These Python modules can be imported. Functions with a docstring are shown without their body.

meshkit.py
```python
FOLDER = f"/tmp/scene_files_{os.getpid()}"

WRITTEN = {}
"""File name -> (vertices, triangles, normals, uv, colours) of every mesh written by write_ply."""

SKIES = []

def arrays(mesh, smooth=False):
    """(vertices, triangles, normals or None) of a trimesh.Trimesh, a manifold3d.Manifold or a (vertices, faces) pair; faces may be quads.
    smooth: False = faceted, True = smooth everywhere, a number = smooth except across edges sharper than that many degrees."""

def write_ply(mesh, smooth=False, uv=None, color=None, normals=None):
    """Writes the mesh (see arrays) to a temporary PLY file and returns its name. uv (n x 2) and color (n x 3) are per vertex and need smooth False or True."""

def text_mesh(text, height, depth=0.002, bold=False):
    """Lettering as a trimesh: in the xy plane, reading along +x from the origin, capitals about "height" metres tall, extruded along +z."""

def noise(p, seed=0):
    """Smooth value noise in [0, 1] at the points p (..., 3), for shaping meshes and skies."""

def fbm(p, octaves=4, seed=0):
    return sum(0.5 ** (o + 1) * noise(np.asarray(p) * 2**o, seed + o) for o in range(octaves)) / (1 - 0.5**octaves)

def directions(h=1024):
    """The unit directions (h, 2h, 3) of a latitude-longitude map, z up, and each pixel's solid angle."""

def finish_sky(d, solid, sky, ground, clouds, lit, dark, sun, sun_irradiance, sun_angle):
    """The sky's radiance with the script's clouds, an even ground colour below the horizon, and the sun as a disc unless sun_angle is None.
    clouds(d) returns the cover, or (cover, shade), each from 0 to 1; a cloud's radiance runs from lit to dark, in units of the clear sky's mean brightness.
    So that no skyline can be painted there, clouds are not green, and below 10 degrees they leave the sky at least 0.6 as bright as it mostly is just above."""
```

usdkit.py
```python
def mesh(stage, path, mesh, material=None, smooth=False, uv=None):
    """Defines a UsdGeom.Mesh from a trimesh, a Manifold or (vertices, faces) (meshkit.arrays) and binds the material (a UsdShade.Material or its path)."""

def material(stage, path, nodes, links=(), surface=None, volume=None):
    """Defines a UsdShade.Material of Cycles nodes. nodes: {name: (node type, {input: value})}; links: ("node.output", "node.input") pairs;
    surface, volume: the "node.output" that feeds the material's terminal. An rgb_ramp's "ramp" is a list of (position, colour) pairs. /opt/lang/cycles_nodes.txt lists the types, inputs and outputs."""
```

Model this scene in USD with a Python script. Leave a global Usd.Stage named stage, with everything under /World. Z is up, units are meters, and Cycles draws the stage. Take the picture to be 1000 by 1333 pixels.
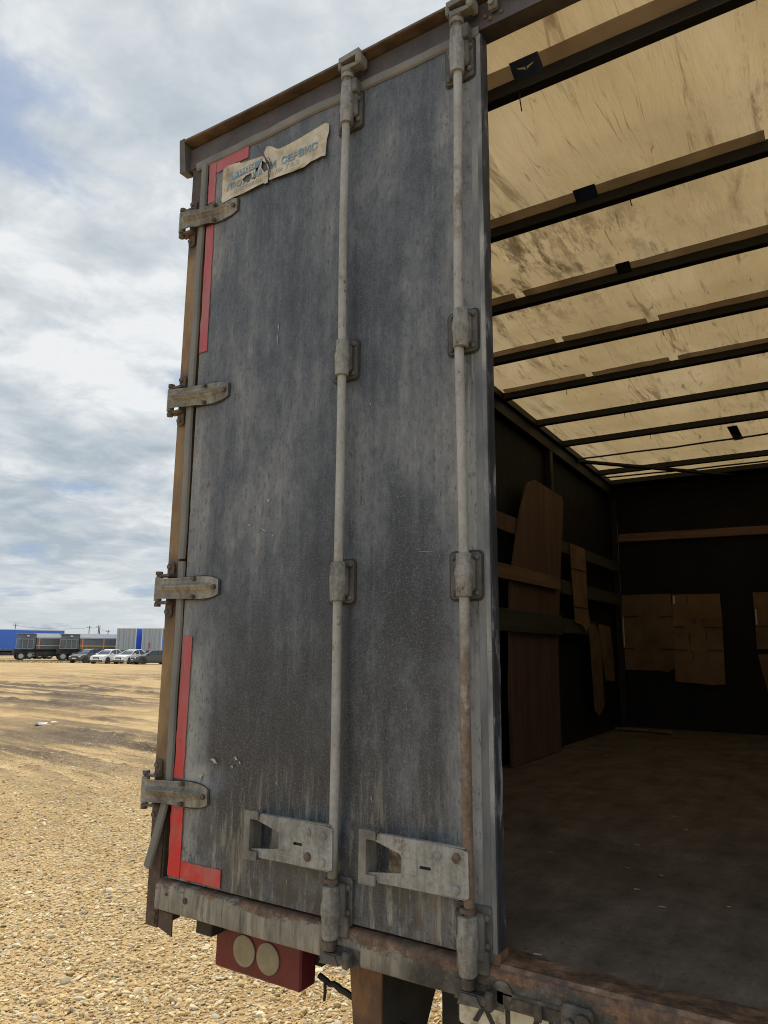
import math, random
import numpy as np, trimesh, usdkit, meshkit
from shapely.geometry import Polygon, box as sbox
from pxr import Usd, UsdGeom, UsdLux, UsdShade, Sdf, Gf, Vt

stage = Usd.Stage.CreateInMemory()
UsdGeom.SetStageUpAxis(stage, UsdGeom.Tokens.z)
UsdGeom.SetStageMetersPerUnit(stage, 1.0)
world = UsdGeom.Xform.Define(stage, '/World')
stage.SetDefaultPrim(world.GetPrim())
UsdGeom.Scope.Define(stage, '/World/Looks')
rng = np.random.default_rng(7)
PI = math.pi

# ------------------------------------------------------------------ camera
CAM = np.array([2.036926, -1.830490, 0.766534])
YAW, PITCH, ROLL, FPX = -0.5650505, 0.1875671, 0.0081887, 940.0
fw = np.array([math.sin(YAW)*math.cos(PITCH), math.cos(YAW)*math.cos(PITCH), math.sin(PITCH)])
r0 = np.array([math.cos(YAW), -math.sin(YAW), 0.0]); u0 = np.cross(r0, fw)
RT = r0*math.cos(ROLL)+u0*math.sin(ROLL); UPV = u0*math.cos(ROLL)-r0*math.sin(ROLL)
cam = UsdGeom.Camera.Define(stage, '/World/camera')
cam.CreateHorizontalApertureAttr(36.0); cam.CreateVerticalApertureAttr(48.0)
cam.CreateFocalLengthAttr(36.0*FPX/1000.0)
cam.CreateClippingRangeAttr(Gf.Vec2f(0.02, 20000))
M = Gf.Matrix4d(*RT, 0, *UPV, 0, *(-fw), 0, *CAM, 1)
UsdGeom.Xformable(cam).AddTransformOp().Set(M)
cam.CreateExposureAttr(0.0)

# ------------------------------------------------------------------ sky and sun
SUN_EL = math.radians(54)
sd = np.array([-0.66, 0.75]); sd /= np.linalg.norm(sd)
SUN_DIR = np.array([sd[0]*math.cos(SUN_EL), sd[1]*math.cos(SUN_EL), math.sin(SUN_EL)])
SUN_ROT = math.atan2(sd[0], sd[1])
SKY_STRENGTH, SUN_INT = 0.10, 1.12


def s2l(r, g, b):
    f = lambda c: (c/255)/12.92 if c <= 10 else (((c/255)+0.055)/1.055)**2.4
    return (f(r), f(g), f(b))


class G:
    """a small builder of node graphs"""
    def __init__(self):
        self.n, self.l, self.k = {}, [], 0

    def add(self, kind, out, links=None, **inp):
        self.k += 1
        name = f'n{self.k}'
        self.n[name] = (kind, inp)
        for i, src in (links or {}).items():
            if src is not None:
                self.l.append((src, f'{name}.{i}'))
        return f'{name}.{out}'

    def pos(self):
        if not hasattr(self, '_p'):
            self._p = self.add('geometry', 'position')
        return self._p

    def mapv(self, scale, vec=None, rot=(0, 0, 0), loc=(0, 0, 0)):
        return self.add('mapping', 'vector', {'vector': vec or self.pos()}, scale=scale, rotation=rot, location=loc)

    def noise(self, scale, detail=4, rough=0.55, vec=None, dist=0.0, out='fac'):
        return self.add('noise_texture', out, {'vector': vec or self.pos()}, scale=scale, detail=detail, roughness=rough, distortion=dist)

    def vor(self, scale, vec=None, feature='f1', out='distance', rand=1.0):
        return self.add('voronoi_texture', out, {'vector': vec or self.pos()}, scale=scale, feature=feature, randomness=rand)

    def ramp(self, fac, stops):
        return self.add('rgb_ramp', 'color', {'fac': fac}, ramp=stops)

    def rng(self, v, a, b, c=0.0, d=1.0):
        return self.add('map_range', 'result', {'value': v}, from_min=a, from_max=b, to_min=c, to_max=d, clamp=True, range_type='smoothstep')

    def mix(self, fac, a, b, blend='mix'):
        inp, lk = {'blend_type': blend}, {}
        for k, v in (('fac', fac), ('a', a), ('b', b)):
            if isinstance(v, str): lk[k] = v
            else: inp[k] = v
        return self.add('mix_color', 'result', lk, **inp)

    def math(self, op, a, b=None, c=None, clamp=False):
        inp, lk = {'math_type': op, 'use_clamp': clamp}, {}
        for k, v in (('value1', a), ('value2', b), ('value3', c)):
            if v is None: continue
            if isinstance(v, str): lk[k] = v
            else: inp[k] = float(v)
        return self.add('math', 'value', lk, **inp)

    def xyz(self, vec=None):
        n = self.add('separate_xyz', 'x', {'vector': vec or self.pos()}).split('.')[0]
        return n+'.x', n+'.y', n+'.z'

    def bump(self, h, dist=0.01, strength=1.0, normal=None):
        return self.add('bump', 'normal', {'height': h, 'normal': normal} if normal else {'height': h}, distance=dist, strength=strength)

    def bsdf(self, color, rough=0.6, normal=None, **kw):
        lk, inp = {}, dict(kw)
        for k, v in (('base_color', color), ('roughness', rough), ('normal', normal)):
            if isinstance(v, str): lk[k] = v
            elif v is not None: inp[k] = v
        return self.add('principled_bsdf', 'BSDF', lk, **inp)

    def make(self, name, surface=None, volume=None):
        return usdkit.material(stage, f'/World/Looks/{name}', self.n, self.l, surface=surface, volume=volume)


g = G()
dirv = g.add('texture_coordinate', 'generated')
sky = g.add('sky_texture', 'color', sky_type='single_scattering', sun_disc=False, sun_elevation=SUN_EL, sun_rotation=SUN_ROT,
            air_density=1.0, aerosol_density=1.6)
dx, dy, dz = g.xyz(dirv)
den = g.math('add', g.math('maximum', dz, 0.0), 0.16)
cv = g.add('combine_xyz', 'vector', {'x': g.math('divide', dx, den), 'y': g.math('divide', dy, den)})
big = g.noise(1.15, 7, 0.56, vec=g.mapv((1, 1, 1), cv, loc=(3.1, 1.7, 0)), dist=0.35)
fine = g.noise(4.2, 6, 0.6, vec=g.mapv((1.0, 1.0, 1), cv, loc=(8.3, 4.2, 2)), dist=0.3)
dens = g.math('add', g.math('multiply', big, 0.72), g.math('multiply', fine, 0.28))
cover = g.rng(dens, 0.36, 0.465, 0.15, 1.0)
shade = g.noise(1.9, 6, 0.58, vec=g.mapv((1, 1, 1), cv, loc=(-2.3, 6.1, 5)), dist=0.25)
shade2 = g.math('add', g.math('multiply', shade, 0.62), g.math('multiply', g.noise(5.5, 6, 0.6, vec=g.mapv((1, 1, 1), cv, loc=(6.3, -3.1, 1)), dist=0.4), 0.38))
cl = g.ramp(shade2, [(0.38, (4.2, 4.9, 5.5)), (0.46, (5.3, 5.9, 6.4)), (0.54, (6.7, 7.15, 7.5)), (0.61, (8.5, 8.75, 8.9))])
clear = g.mix(0.7, sky, (2.5, 3.7, 5.8))
low = g.rng(dz, 0.0, 0.16, 0.75, 0.0)
cl2 = g.mix(low, cl, (6.6, 7.1, 7.3))
skyc = g.mix(cover, clear, cl2)
bg = g.add('background_shader', 'background', {'color': skyc}, strength=SKY_STRENGTH)
sky_mat = g.make('sky_look', surface=bg)
dome = UsdLux.DomeLight.Define(stage, '/World/sky')
UsdShade.MaterialBindingAPI.Apply(dome.GetPrim()).Bind(sky_mat)
dome.GetPrim().SetCustomDataByKey('kind', 'structure')

sun = UsdLux.DistantLight.Define(stage, '/World/sun')
sun.CreateNormalizeAttr(True); sun.CreateIntensityAttr(SUN_INT); sun.CreateAngleAttr(0.5)
sun.CreateColorAttr(Gf.Vec3f(1.0, 0.95, 0.87))
zc = SUN_DIR; xc = np.cross([0, 0, 1.0], zc); xc /= np.linalg.norm(xc); yc = np.cross(zc, xc)
UsdGeom.Xformable(sun).AddTransformOp().Set(Gf.Matrix4d(*xc, 0, *yc, 0, *zc, 0, 0, 0, 50, 1))

# ------------------------------------------------------------------ helpers
GZ = -0.95          # ground level
used, ORIGIN = {}, {}


def numbered(path):
    n = used.get(path, 0); used[path] = n+1
    return path if n == 0 else f'{path}_{n:03d}'


def tag(prim, label=None, cat=None, group=None, kind=None):
    prim = prim.GetPrim() if hasattr(prim, 'GetPrim') else prim
    for k, v in (('label', label), ('category', cat), ('group', group), ('kind', kind)):
        if v: prim.SetCustomDataByKey(k, v)
    return prim


def thing(name, loc, label=None, cat=None, group=None, rotz=0.0):
    p = numbered('/World/'+name)
    x = UsdGeom.Xform.Define(stage, p)
    x.AddTranslateOp().Set(Gf.Vec3d(*map(float, loc)))
    if rotz: x.AddRotateZOp().Set(math.degrees(rotz))
    ORIGIN[p] = np.array(loc, float)
    tag(x, label, cat, group)
    return x.GetPrim()


def cat_(ms):
    return trimesh.util.concatenate([m for m in ms])


def obj(name, mesh, mat, parent=None, smooth=30, label=None):
    """one Mesh prim. Parts are given in world coordinates and moved to their thing's origin."""
    if isinstance(mesh, list): mesh = cat_(mesh)
    base = str(parent.GetPath()) if parent is not None else '/World'
    p = numbered(f'{base}/{name}')
    if hasattr(mesh, 'to_mesh') or isinstance(mesh, tuple):
        v, f, n = meshkit.arrays(mesh, False); mesh = trimesh.Trimesh(v, f, process=False)
    o = np.zeros(3)
    for k in ORIGIN:
        if base == k or base.startswith(k+'/'): o = ORIGIN[k]
    mesh = mesh.copy(); mesh.vertices = np.asarray(mesh.vertices)-o
    m = usdkit.mesh(stage, p, mesh, mat, smooth=smooth)
    if label: tag(m, label)
    return m.GetPrim()


def top(name, mesh, mat, label=None, cat=None, group=None, kind=None, smooth=30):
    if isinstance(mesh, list): mesh = cat_(mesh)
    if kind == 'structure' or kind == 'stuff':
        return tag(obj(name, mesh, mat, None, smooth), label, cat, group, kind)
    b = np.asarray(mesh.bounds); loc = [(b[0][0]+b[1][0])/2, (b[0][1]+b[1][1])/2, b[0][2]]
    p = numbered('/World/'+name)
    m2 = mesh.copy(); m2.vertices = np.asarray(m2.vertices)-np.array(loc)
    m = usdkit.mesh(stage, p, m2, mat, smooth=smooth)
    UsdGeom.Xformable(m).AddTranslateOp().Set(Gf.Vec3d(*map(float, loc)))
    return tag(m, label, cat, group, kind)


def hull(pts):
    return trimesh.convex.convex_hull(np.asarray(pts, float))


def bx(x0, x1, y0, y1, z0, z1, b=0.0):
    if b <= 0:
        m = trimesh.creation.box([x1-x0, y1-y0, z1-z0]); m.apply_translation([(x0+x1)/2, (y0+y1)/2, (z0+z1)/2]); return m
    pts = []
    for sx, X, ix in ((-1, x0, x0+b), (1, x1, x1-b)):
        for sy, Y, iy in ((-1, y0, y0+b), (1, y1, y1-b)):
            for sz, Z, iz in ((-1, z0, z0+b), (1, z1, z1-b)):
                pts += [(X, iy, iz), (ix, Y, iz), (ix, iy, Z)]
    return hull(pts)


def cyl(p, q, r, n=20):
    return trimesh.creation.cylinder(radius=r, segment=[p, q], sections=n)


def lathe(prof, at, n=28):
    """prof: (r, z) from bottom to top, axis +z at point at"""
    m = trimesh.creation.revolve(np.array(prof, float), sections=n)
    m.apply_translation(at); return m


def ext(poly, t, plane, at):
    """polygon extruded by t. plane 'y': (x,z), front face at y=at-t facing -y, back at y=at; 'x': (y,z) towards +x; 'z': (x,y) upwards"""
    ms = []
    for gpoly in (getattr(poly, 'geoms', None) or [poly]):
        m = trimesh.creation.extrude_polygon(gpoly, t, engine='earcut'); v = np.array(m.vertices)
        if plane == 'y': w = np.stack([v[:, 0], at-v[:, 2], v[:, 1]], 1)
        elif plane == 'x': w = np.stack([at+v[:, 2], v[:, 0], v[:, 1]], 1)
        else: w = np.stack([v[:, 0], v[:, 1], at+v[:, 2]], 1)
        ms.append(trimesh.Trimesh(w, m.faces, process=False))
    return cat_(ms)


def tube(pts, r, n=8):
    pts = np.asarray(pts, float); T = np.gradient(pts, axis=0); T /= np.linalg.norm(T, axis=1)[:, None]
    ref = np.array([0.31, 0.17, 0.93]); V, F = [], []
    rr = np.broadcast_to(np.asarray(r, float), (len(pts),))
    for i, (p, t) in enumerate(zip(pts, T)):
        a = np.cross(t, ref); a /= np.linalg.norm(a); b = np.cross(t, a)
        for k in range(n):
            th = 2*PI*k/n; V.append(p+rr[i]*(a*math.cos(th)+b*math.sin(th)))
    for i in range(len(pts)-1):
        for k in range(n):
            a, b = i*n+k, i*n+(k+1) % n
            F += [[a, b+n, b], [a, a+n, b+n]]
    c0, c1 = len(V), len(V)+1; V += [pts[0], pts[-1]]; e = (len(pts)-1)*n
    for k in range(n):
        F += [[c0, k, (k+1) % n], [c1, e+(k+1) % n, e+k]]
    m = trimesh.Trimesh(np.array(V), np.array(F), process=False); m.fix_normals(); return m


def grid(P):
    """P: (nu, nv, 3) points -> sheet"""
    P = np.asarray(P, float); nu, nv = P.shape[:2]; i = np.arange(nu*nv).reshape(nu, nv)
    a, b, c, d = i[:-1, :-1].ravel(), i[1:, :-1].ravel(), i[1:, 1:].ravel(), i[:-1, 1:].ravel()
    return trimesh.Trimesh(P.reshape(-1, 3), np.vstack([np.stack([a, b, c], 1), np.stack([a, c, d], 1)]), process=False)


def slab(P, Q):
    """a closed sheet between two equal grids, P the outer one"""
    a, b = grid(P), grid(Q); b.invert(); ms = [a, b]
    for A, B in ((P[0], Q[0]), (P[-1][::-1], Q[-1][::-1]), (P[:, 0][::-1], Q[:, 0][::-1]), (P[:, -1], Q[:, -1])):
        ms.append(grid(np.stack([A, B])))
    return cat_(ms)


def ray(px, py):
    return fw+(px-500)/FPX*RT-(py-666.5)/FPX*UPV


def at(px, py, axis, val):
    """the point of a plane x, y or z = val that the photograph shows at a pixel (a measuring aid)"""
    d = ray(px, py); return CAM+d*(val-CAM[axis])/d[axis]


def pxpoly(pts, y):
    return Polygon([(p[0], p[2]) for p in (at(a, b, 1, y) for a, b in pts)])


# ------------------------------------------------------------------ materials
def dusty(name, ramp, scale=6, stretch=(1, 1, 1), rough=0.6, bump=0.004, bscale=60, rust=None, rust_at=(0.58, 0.68), metallic=0.0, speck=None, spec=0.5):
    g = G()
    v = g.mapv(stretch)
    c = g.ramp(g.noise(scale, 7, 0.62, vec=v), ramp)
    if speck is not None:
        c = g.mix(g.rng(g.noise(140, 3, 0.7), 0.56, 0.7, 0, 0.6), c, speck)
    if rust is not None:
        r1 = g.noise(5.5, 7, 0.68, vec=g.mapv((1, 1, 0.6), loc=(5, 2, 9)))
        rc = g.ramp(g.noise(40, 5, 0.7), [(0.3, tuple(x*0.45 for x in rust)), (0.6, rust)])
        c = g.mix(g.rng(r1, *rust_at), c, rc)
    h = g.math('add', g.noise(bscale, 5, 0.6), g.math('multiply', g.noise(8, 3), 0.6))
    return g.make(name, g.bsdf(c, rough, g.bump(h, bump, 0.6), metallic=metallic, specular_ior_level=spec))


# weathered door skin: dark blue-grey paint, vertical wash streaks, pale oxidised dust, specks
g = G()
X, Y, Z = g.xyz()
streak = g.noise(1.0, 7, 0.7, vec=g.mapv((19, 1, 1.1)), dist=0.5)
streak2 = g.noise(1.0, 5, 0.65, vec=g.mapv((80, 1, 3.0), loc=(3, 0, 1)))
cloud = g.noise(3.0, 8, 0.72, vec=g.mapv((1.5, 1, 0.5), loc=(1.3, 0, 4.4)), dist=0.4)
big2 = g.noise(1.5, 4, 0.6, vec=g.mapv((1.5, 1, 0.8), loc=(7.3, 0, 1.4)))
t = g.math('add', g.math('multiply', streak, 0.17), g.math('add', g.math('multiply', cloud, 0.44), g.math('multiply', streak2, 0.07)))
t = g.math('add', t, g.math('multiply', big2, 0.32))
edge = g.math('add', g.rng(X, 0.20, 0.03, 0, 0.10), g.rng(X, 1.04, 1.17, 0, 0.13))
edge = g.math('add', edge, g.rng(Z, 0.35, 0.0, 0, 0.05))
t = g.math('add', t, edge)
grime = g.math('multiply', g.math('multiply', g.rng(g.math('add', Z, g.math('multiply', big2, 0.9)), 1.95, 1.15), g.rng(X, 0.10, 0.30)), g.rng(X, 1.18, 0.98))
t = g.math('subtract', t, g.math('multiply', grime, 0.085))
mot = g.noise(17, 6, 0.72, vec=g.mapv((1.3, 1, 0.7), loc=(11, 0, 5)))
mot2 = g.noise(55, 5, 0.75, vec=g.mapv((1.2, 1, 0.6), loc=(1, 0, 15)))
t = g.math('add', t, g.math('add', g.math('multiply', g.math('subtract', mot, 0.5), 0.20), g.math('multiply', g.math('subtract', mot2, 0.5), 0.13)))
sx_, sz_ = g.math('divide', g.math('subtract', X, 0.20), 0.14), g.math('divide', g.math('subtract', Z, 0.335), 0.06)
scuff = g.rng(g.math('add', g.math('add', g.math('multiply', sx_, sx_), g.math('multiply', sz_, sz_)), g.math('multiply', mot, 1.6)), 1.9, 0.9, 0, 0.10)
t = g.math('add', t, scuff)
t = g.math('add', g.math('multiply', g.math('subtract', t, 0.5), 1.35), 0.505)
base = g.ramp(t, [(0.34, (0.015, 0.017, 0.022)), (0.43, (0.036, 0.041, 0.051)), (0.50, (0.073, 0.082, 0.098)), (0.57, (0.126, 0.135, 0.148)), (0.66, (0.21, 0.218, 0.222)), (0.8, (0.30, 0.30, 0.29))])
speck = g.rng(g.noise(170, 5, 0.85), 0.49, 0.64, 0, 0.42)
base = g.mix(speck, base, (0.215, 0.222, 0.225))
dark = g.rng(g.noise(90, 3, 0.7, vec=g.mapv((1, 1, 0.35), loc=(9, 9, 9))), 0.55, 0.66, 0, 0.6)
base = g.mix(dark, base, (0.03, 0.034, 0.042))
# splash dirt and pale drips along the foot of the panel
drip = g.noise(1.0, 6, 0.7, vec=g.mapv((42, 1, 4.5), loc=(2, 0, 3)))
dm = g.math('multiply', g.rng(drip, 0.5, 0.66), g.rng(Z, 0.55, 0.05, 0, 0.75))
base = g.mix(dm, base, (0.31, 0.295, 0.25))
dm2 = g.math('multiply', g.rng(g.noise(11, 7, 0.75, vec=g.mapv((1.3, 1, 0.8), loc=(4, 0, 8))), 0.47, 0.58), g.rng(Z, 0.26, 0.02, 0, 0.85))
base = g.mix(dm2, base, (0.035, 0.032, 0.03))
for xc_, hw_, col_ in ((0.605, 0.075, (0.085, 0.066, 0.048)), (1.02, 0.085, (0.23, 0.19, 0.14)), (0.335, 0.05, (0.16, 0.15, 0.13))):
    run = g.math('multiply', g.rng(g.math('absolute', g.math('subtract', X, xc_)), hw_, hw_*0.4), g.rng(Z, 0.02, 0.16, 0.35, 1.0))
    run = g.math('multiply', g.math('multiply', run, g.rng(Z, 0.20, 0.15)), g.rng(g.noise(1.0, 7, 0.75, vec=g.mapv((30, 1, 3.0), loc=(xc_*9, 0, 2))), 0.44, 0.60, 0, 0.85))
    base = g.mix(run, base, col_)
for xc_ in (0.735, 1.165):
    for zc_ in (1.62, 0.90):
        run = g.math('multiply', g.rng(g.math('absolute', g.math('subtract', X, xc_)), 0.05, 0.015), g.math('multiply', g.rng(Z, zc_-0.30, zc_), g.rng(Z, zc_+0.04, zc_)))
        run = g.math('multiply', run, g.rng(g.noise(1.0, 6, 0.7, vec=g.mapv((45, 1, 2.5), loc=(xc_*5, 0, zc_))), 0.42, 0.60, 0, 0.8))
        base = g.mix(run, base, (0.03, 0.03, 0.031))
scr = g.math('multiply', g.rng(g.noise(1.0, 3, 0.6, vec=g.mapv((140, 1, 9), loc=(1, 0, 7))), 0.70, 0.74), g.rng(g.noise(3.0, 2), 0.5, 0.6, 0, 0.8))
base = g.mix(scr, base, (0.36, 0.36, 0.35))
hb = g.math('add', g.noise(160, 4, 0.6), g.math('multiply', g.noise(1, 4, 0.6, vec=g.mapv((60, 1, 6))), 0.7))
ro = g.rng(t, 0.4, 0.7, 0.42, 0.75)
M_DOOR = g.make('door_skin', g.bsdf(base, ro, g.bump(hb, 0.0012, 0.6)))

M_ALU = dusty('edge_profile', [(0.3, (0.075, 0.086, 0.101)), (0.5, (0.150, 0.161, 0.173)), (0.7, (0.270, 0.270, 0.262))], 8, (1, 1, 0.3), 0.55, 0.002, 90, speck=(0.12, 0.12, 0.12))
g = G()  # flaking side of the door: pale paint over dark
fl = g.noise(9, 7, 0.7, vec=g.mapv((1, 1, 0.35)))
c = g.ramp(fl, [(0.40, (0.014, 0.015, 0.019)), (0.54, (0.035, 0.038, 0.046)), (0.60, (0.20, 0.21, 0.225)), (0.74, (0.42, 0.42, 0.41))])
M_FLAKE = g.make('flaking_edge', g.bsdf(c, 0.6, g.bump(fl, 0.006, 0.7)))
M_GALV = dusty('galvanised_dusty', [(0.28, (0.134, 0.127, 0.111)), (0.5, (0.245, 0.233, 0.210)), (0.72, (0.349, 0.332, 0.301))], 9, (1, 1, 0.5), 0.55, 0.002, 110, rust=(0.209, 0.105, 0.050), rust_at=(0.63, 0.76), speck=(0.165, 0.143, 0.121))
M_ROD = dusty('lock_rod_metal', [(0.28, (0.204, 0.199, 0.178)), (0.5, (0.306, 0.297, 0.268)), (0.72, (0.391, 0.382, 0.348))], 5, (1, 1, 0.25), 0.5, 0.0015, 120, rust=(0.354, 0.201, 0.088), rust_at=(0.60, 0.72), speck=(0.236, 0.212, 0.177))
def worn_metal(name, cols, rustmask=None, rough=0.5):
    g = G()
    n = g.noise(10, 8, 0.74, vec=g.mapv((1, 1, 0.55))); f = g.noise(75, 6, 0.8); sm = g.noise(1.0, 6, 0.7, vec=g.mapv((60, 30, 5)))
    v = g.math('add', g.math('multiply', n, 0.5), g.math('add', g.math('multiply', f, 0.28), g.math('multiply', sm, 0.22)))
    c = g.ramp(v, [(0.36, cols[0]), (0.47, cols[1]), (0.54, cols[2]), (0.66, cols[3])])
    r1 = g.noise(14, 8, 0.78, vec=g.mapv((1, 1, 0.7), loc=(5, 2, 9)))
    lim = g.rng(r1, 0.58, 0.66)
    if rustmask is not None:
        lim = g.math('maximum', lim, rustmask(g, r1))
    c = g.mix(lim, c, g.ramp(g.noise(60, 6, 0.75), [(0.35, (0.045, 0.026, 0.018)), (0.55, (0.135, 0.075, 0.038)), (0.7, (0.22, 0.135, 0.065))]))
    ro = g.rng(v, 0.4, 0.6, rough+0.2, rough-0.12)
    return g.make(name, g.bsdf(c, ro, g.bump(g.math('add', f, n), 0.003, 0.7)))


def rod_rust(g, n):
    X, Y, Z = g.xyz()
    w = g.math('multiply', g.rng(X, 0.95, 1.0), g.rng(g.math('add', Z, g.math('multiply', n, 1.2)), 1.55, 1.25))
    w2 = g.math('multiply', g.rng(X, 0.95, 1.0), g.math('multiply', g.rng(Z, 1.9, 2.05), g.rng(Z, 2.4, 2.2)))
    w3 = g.rng(g.math('add', Z, g.math('multiply', n, 0.1)), 0.26, 0.18)
    return g.math('maximum', g.math('maximum', g.math('multiply', w, g.rng(n, 0.36, 0.5, 0.25, 0.85)), g.math('multiply', w2, g.rng(n, 0.46, 0.56, 0, 0.6))), g.math('multiply', w3, 0.6))


M_LROD = worn_metal('lock_rod_worn', [(0.19, 0.187, 0.172), (0.27, 0.268, 0.25), (0.335, 0.333, 0.318), (0.40, 0.396, 0.378)], rod_rust, 0.45)
M_HAND = worn_metal('handle_metal', [(0.09, 0.09, 0.083), (0.19, 0.19, 0.178), (0.28, 0.283, 0.272), (0.36, 0.363, 0.352)], None, 0.42)
M_GUIDE = worn_metal('guide_metal', [(0.055, 0.053, 0.048), (0.15, 0.146, 0.133), (0.25, 0.246, 0.23), (0.35, 0.346, 0.328)], None, 0.48)
M_HINGE = worn_metal('hinge_metal', [(0.06, 0.055, 0.046), (0.155, 0.145, 0.12), (0.25, 0.237, 0.205), (0.35, 0.335, 0.30)], None, 0.45)
M_BEAD = dusty('edge_bead_worn', [(0.38, (0.06, 0.067, 0.078)), (0.49, (0.15, 0.158, 0.168)), (0.58, (0.29, 0.295, 0.29)), (0.7, (0.43, 0.43, 0.41))], 5, (1, 1, 0.4), 0.55, 0.002, 90, speck=(0.10, 0.10, 0.10))
M_GREASE = dusty('greasy_steel', [(0.34, (0.018, 0.017, 0.015)), (0.48, (0.045, 0.041, 0.036)), (0.58, (0.09, 0.082, 0.072)), (0.7, (0.17, 0.16, 0.145))], 16, (1, 1, 1), 0.45, 0.004, 90, rust=(0.10, 0.055, 0.035), rust_at=(0.58, 0.68))
M_CAST = dusty('cast_hardware', [(0.28, (0.070, 0.066, 0.059)), (0.5, (0.164, 0.158, 0.140)), (0.72, (0.259, 0.248, 0.224))], 12, (1, 1, 0.7), 0.6, 0.003, 90, rust=(0.16, 0.09, 0.05), rust_at=(0.60, 0.74))
M_PLATE = dusty('bracket_plate', [(0.3, (0.040, 0.038, 0.036)), (0.55, (0.096, 0.092, 0.084)), (0.75, (0.176, 0.168, 0.152))], 14, (1, 1, 1), 0.65, 0.003, 90, rust=(0.13, 0.075, 0.045), rust_at=(0.58, 0.72))
M_WORN = dusty('worn_plate', [(0.36, (0.03, 0.03, 0.032)), (0.47, (0.12, 0.09, 0.055)), (0.56, (0.30, 0.24, 0.16)), (0.7, (0.10, 0.065, 0.04))], 16, rough=0.7)
M_BOLT = dusty('bolt_rust', [(0.3, (0.04, 0.032, 0.026)), (0.6, (0.12, 0.085, 0.06))], 60, rough=0.7)
M_BLACKRUB = dusty('black_gasket', [(0.3, (0.012, 0.012, 0.012)), (0.7, (0.035, 0.034, 0.033))], 20, rough=0.7)
M_SEAL = dusty('grey_rubber_seal', [(0.3, (0.112, 0.108, 0.100)), (0.55, (0.164, 0.160, 0.148)), (0.75, (0.224, 0.216, 0.200))], 5, (1, 1, 0.5), 0.7, 0.003, 60, speck=(0.10, 0.09, 0.08))
g = G()  # rear corner post: ochre surface rust over brown paint, dark towards ends and around the hinges
X, Y, Z = g.xyz()
n1 = g.noise(4, 7, 0.65, vec=g.mapv((1, 1, 0.4)))
c = g.ramp(n1, [(0.3, (0.07, 0.042, 0.025)), (0.45, (0.165, 0.10, 0.048)), (0.58, (0.25, 0.165, 0.078)), (0.72, (0.15, 0.115, 0.08))])
dk = g.noise(9, 5, 0.6, vec=g.mapv((1, 1, 0.6), loc=(3, 1, 2)))
m1 = g.math('maximum', g.rng(g.math('add', Z, g.math('multiply', dk, 0.5)), 0.72, 0.5), g.rng(g.math('add', Z, g.math('multiply', dk, 0.25)), 2.36, 2.5))
for hz in (1.712, 0.98):
    m1 = g.math('maximum', m1, g.rng(g.math('add', g.math('absolute', g.math('subtract', Z, hz)), g.math('multiply', dk, 0.12)), 0.20, 0.13))
c = g.mix(m1, c, g.ramp(g.noise(25, 6, 0.7), [(0.3, (0.028, 0.02, 0.017)), (0.6, (0.075, 0.047, 0.033)), (0.75, (0.13, 0.075, 0.04))]))
M_POST = g.make('rusty_post', g.bsdf(c, 0.7, g.bump(g.noise(70, 5, 0.6), 0.003, 0.6)))
M_HEAD = dusty('header_steel', [(0.3, (0.031, 0.026, 0.027)), (0.5, (0.062, 0.053, 0.053)), (0.7, (0.096, 0.081, 0.077))], 6, (1, 1, 1), 0.6, 0.003, 80, rust=(0.10, 0.055, 0.04), rust_at=(0.55, 0.7))
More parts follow.
